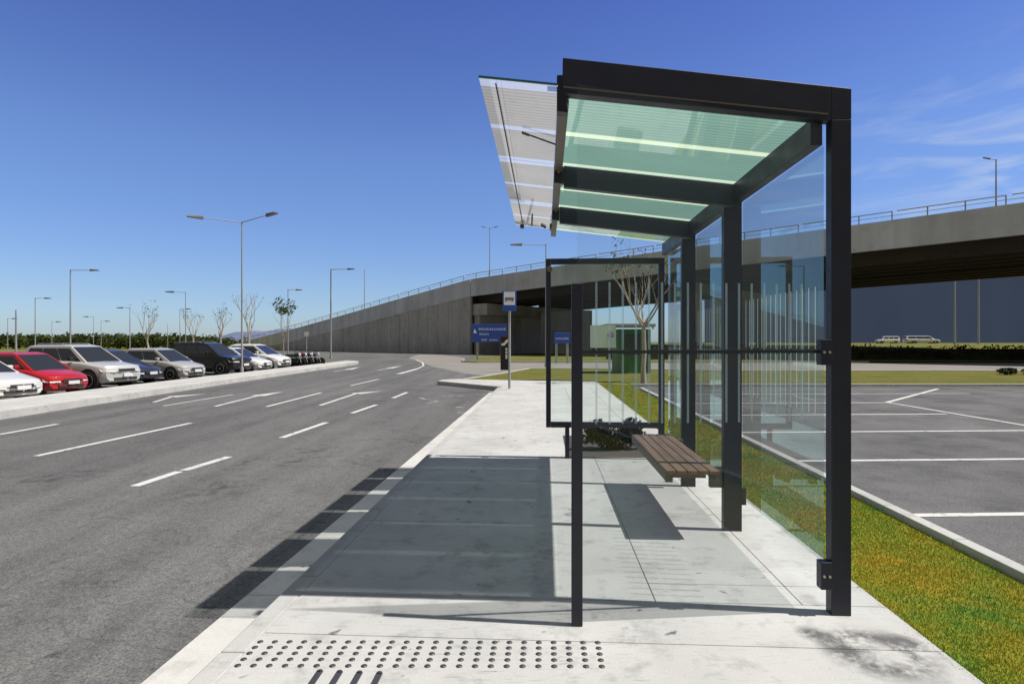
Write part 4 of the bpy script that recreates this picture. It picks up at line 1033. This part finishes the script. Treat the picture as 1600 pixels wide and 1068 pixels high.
        tl = MB(); yy0, yy1 = sorted((s_*wid(Ln-.05)*.72, s_*wid(Ln-.05)*1.0)); tl.box((X(Ln+.012),yy0,lerp_tab(sp_['belt'],Ln)-.30),(X(Ln-.10),yy1,lerp_tab(sp_['belt'],Ln)-.06)); tl.build('tail_light', M_amber, t_, bevel=.01)
        for k, dx_ in enumerate(((c0+t0)/2+.75, (c0+t0)/2+1.75)):
            dh = MB(); y0, y1 = sorted((s_*hw*.985, s_*hw*1.02)); dh.box((X(dx_+.18),y0,zb0-.13),(X(dx_),y1,zb0-.09)); dh.build('door_handle', paint, t_, bevel=.008)
    def facepiece(y1_, za, zb_, proud, nm, m_):
        n_s = 6; mb = MB(); yy = [-y1_+2*y1_*k/n_s for k in range(n_s+1)]
        f_ = [(bow(-proud,v),v,za) for v in yy]; g_ = [(bow(-proud+.015,v),v,zb_) for v in yy]; r_ = [(p[0]-.08,p[1],p[2]) for p in f_]; q_ = [(p[0]-.08,p[1],p[2]) for p in g_]
        n1 = n_s+1; mb.add(f_+g_+r_+q_, [(k,k+1,k+1+n1,k+n1) for k in range(n_s)]+[(k+n1,k+1+n1,k+1+3*n1,k+3*n1) for k in range(n_s)]+[(k,k+1,k+1+2*n1,k+2*n1) for k in range(n_s)]+[(0,n1,3*n1,2*n1),(n_s,n_s+n1,n_s+3*n1,n_s+2*n1)])
        mb.build(nm, m_, t_)
    facepiece(hw*.40, zf-.20, zf-.10, .010, 'grille', M_plas)
    facepiece(hw*.56, cl_+.13, cl_+.21, .008, 'air_intake', M_plas)
    np_ = MB(); np_.box((X(.02),-.20,cl_+.235),(X(-.026),.20,cl_+.345)); np_.build('number_plate', M_white, t_)
    for z_ in (zb0-.02,):
        sm = MB()
        for s_ in (-1,1):
            y0, y1 = sorted((s_*hw*.99, s_*(hw*1.0+.008))); sm.box((X(Ln-.9),y0,cl_+.30),(X(1.35),y1,cl_+.36))
        sm.build('side_moulding', M_plas if kind == 'suv' else paint, t_)
    if kind == 'suv':
        for s_ in (-1, 1):
            rr_ = MB(); rr_.tube([(X(t0+.35),s_*wt*.82,zr+.0),(X(t0+.45),s_*wt*.82,zr+.05),(X(t1-.35),s_*wt*.80,zr+.05),(X(t1-.25),s_*wt*.80,zr-.01)], .018, 6); rr_.build('roof_rail', M_galv, t_)
    t_.scale = (scale,)*3
    return t_
def park(xn, y0, y1, Ln, label, paint, kind, rz=0.0, scale=1.0):
    rz += R(-10)                                 # the row is parked slightly aslant, noses turned towards us
    make_car(label, (xn+.10-Ln*scale/2*math.cos(rz), (y0+y1)/2-Ln*scale/2*math.sin(rz), -.15), rz, paint, kind, scale)
park(-14.0, 16.1, 17.8, 4.3, 'white car cut off by the left edge, first of the parked row', carpaint('white car paint', (.72,.72,.70)), 'sedan')
park(-14.4, 18.6, 20.25, 3.9, 'bright red hatchback parked nose to the pale kerb', carpaint('red car paint', (.50,.012,.018)), 'hatch', R(-2), .96)
park(-14.5, 21.4, 23.25, 4.3, 'silver off-roader with dark windows between the red and blue cars', carpaint('silver car paint', (.60,.60,.585), .12), 'suv', R(-1))
park(-15.1, 24.05, 25.75, 4.3, 'dark blue car half hidden behind the silver off-roader', carpaint('blue car paint', (.035,.045,.085), .3), 'sedan', R(1))
park(-14.4, 26.25, 27.95, 3.9, 'silver grey hatchback between the blue and the black cars', carpaint('grey car paint', (.50,.50,.485), .12), 'hatch', R(-2))
park(-14.4, 31.1, 32.95, 4.3, 'black off-roader behind the double-armed lamp post', carpaint('black car paint', (.008,.008,.010)), 'suv', R(-2), 1.04)
park(-14.4, 34.1, 35.75, 4.3, 'white saloon next to the black off-roader', carpaint('white saloon paint', (.78,.78,.77)), 'sedan', R(1))
park(-14.5, 37.3, 39.0, 3.9, 'white hatchback at the far end of the row before the motorcycles', carpaint('white hatchback paint', (.80,.80,.79)), 'hatch', R(-1), 1.1)
# two vans far off below the overpass
for px, d, rz, kk_, lab, pc in ((1386, 160, R(182), 'van', 'small white van parked on the bank below the overpass', (.62,.66,.66)), (1440, 160, R(2), 'van', 'long pale grey van beside the small white van below the overpass', (.50,.54,.56))):
    p = F(px, d, 1.22)
    v = make_car(lab, p, rz, carpaint('van paint', pc), kk_, 1.0, 'van', 'vans on the bank', van=True)
    if pc[0] < .55: v.scale = (2.1, 1.1, 1.0)
    else: v.scale = (1.35, 1.0, .95)

def make_moto(label, loc, rz, col):
    t_ = thing('motorcycle', label, 'motorcycle', loc, rz, 'motorcycles at the end of the parked row')
    for x in (-.65, .65):
        o = MB(); o.lathe((x,-.05,.31),(0,1,0),[(.20,0),(.29,0),(.31,.03),(.31,.07),(.29,.10),(.20,.10)],22); wh = o.build('wheel', M_rub, t_)
        o = MB(); o.lathe((x,-.03,.31),(0,1,0),[(.20,0),(.20,.06)],18); o.build('rim', M_rim, wh)
    o = MB(); o.box((-.25,-.14,.30),(.28,.14,.62)); o.tube([(-.65,-.08,.31),(-.2,-.1,.5)],.025,6); o.tube([(-.65,.08,.31),(-.2,.1,.5)],.025,6); o.tube([(-.3,.16,.35),(-.75,.16,.42)],.045,8); o.build('engine', M_plas, t_, bevel=.02)
    o = MB(); o.tube([(.65,-.08,.31),(.40,-.08,.98)],.024,6); o.tube([(.65,.08,.31),(.40,.08,.98)],.024,6); o.build('fork', M_galv, t_)
    o = MB(); o.tube([(-.05,0,.74),(.02,0,.80),(.25,0,.84),(.36,0,.80)],[.08,.15,.15,.07],10); o.build('tank', mat('motorcycle tank', col, .3, 0, .5, .6), t_)
    o = MB(); o.tube([(-.75,0,.84),(-.5,0,.79),(-.1,0,.78)],[.06,.12,.09],8); o.build('seat', M_plas, t_)
    o = MB(); o.tube([(.28,-.36,1.04),(.40,-.12,1.0),(.40,.12,1.0),(.28,.36,1.04)],.018,6); o.tube([(.33,-.3,1.03),(.34,-.33,1.2)],.008,4); o.tube([(.33,.3,1.03),(.34,.33,1.2)],.008,4); o.build('handlebar', M_plas, t_)
    o = MB(); o.lathe((.46,0,.90),(1,0,0),[(.05,-.08),(.10,0),(.09,.03)],12); o.build('headlight', M_lens, t_)
    return t_
for k, (px, d, c_, lab) in enumerate(((460,41.5,(.02,.02,.02),'black motorcycle next to the white hatchback'),(469,42.2,(.16,.02,.02),'red-tanked motorcycle second from the white hatchback'),(478,42.9,(.03,.03,.05),'dark motorcycle third from the white hatchback'),(488,43.6,(.10,.10,.11),'grey-tanked motorcycle nearest the island lawn'))):
    make_moto(lab, F(px,d,-.15), R(-20+6*k), c_)
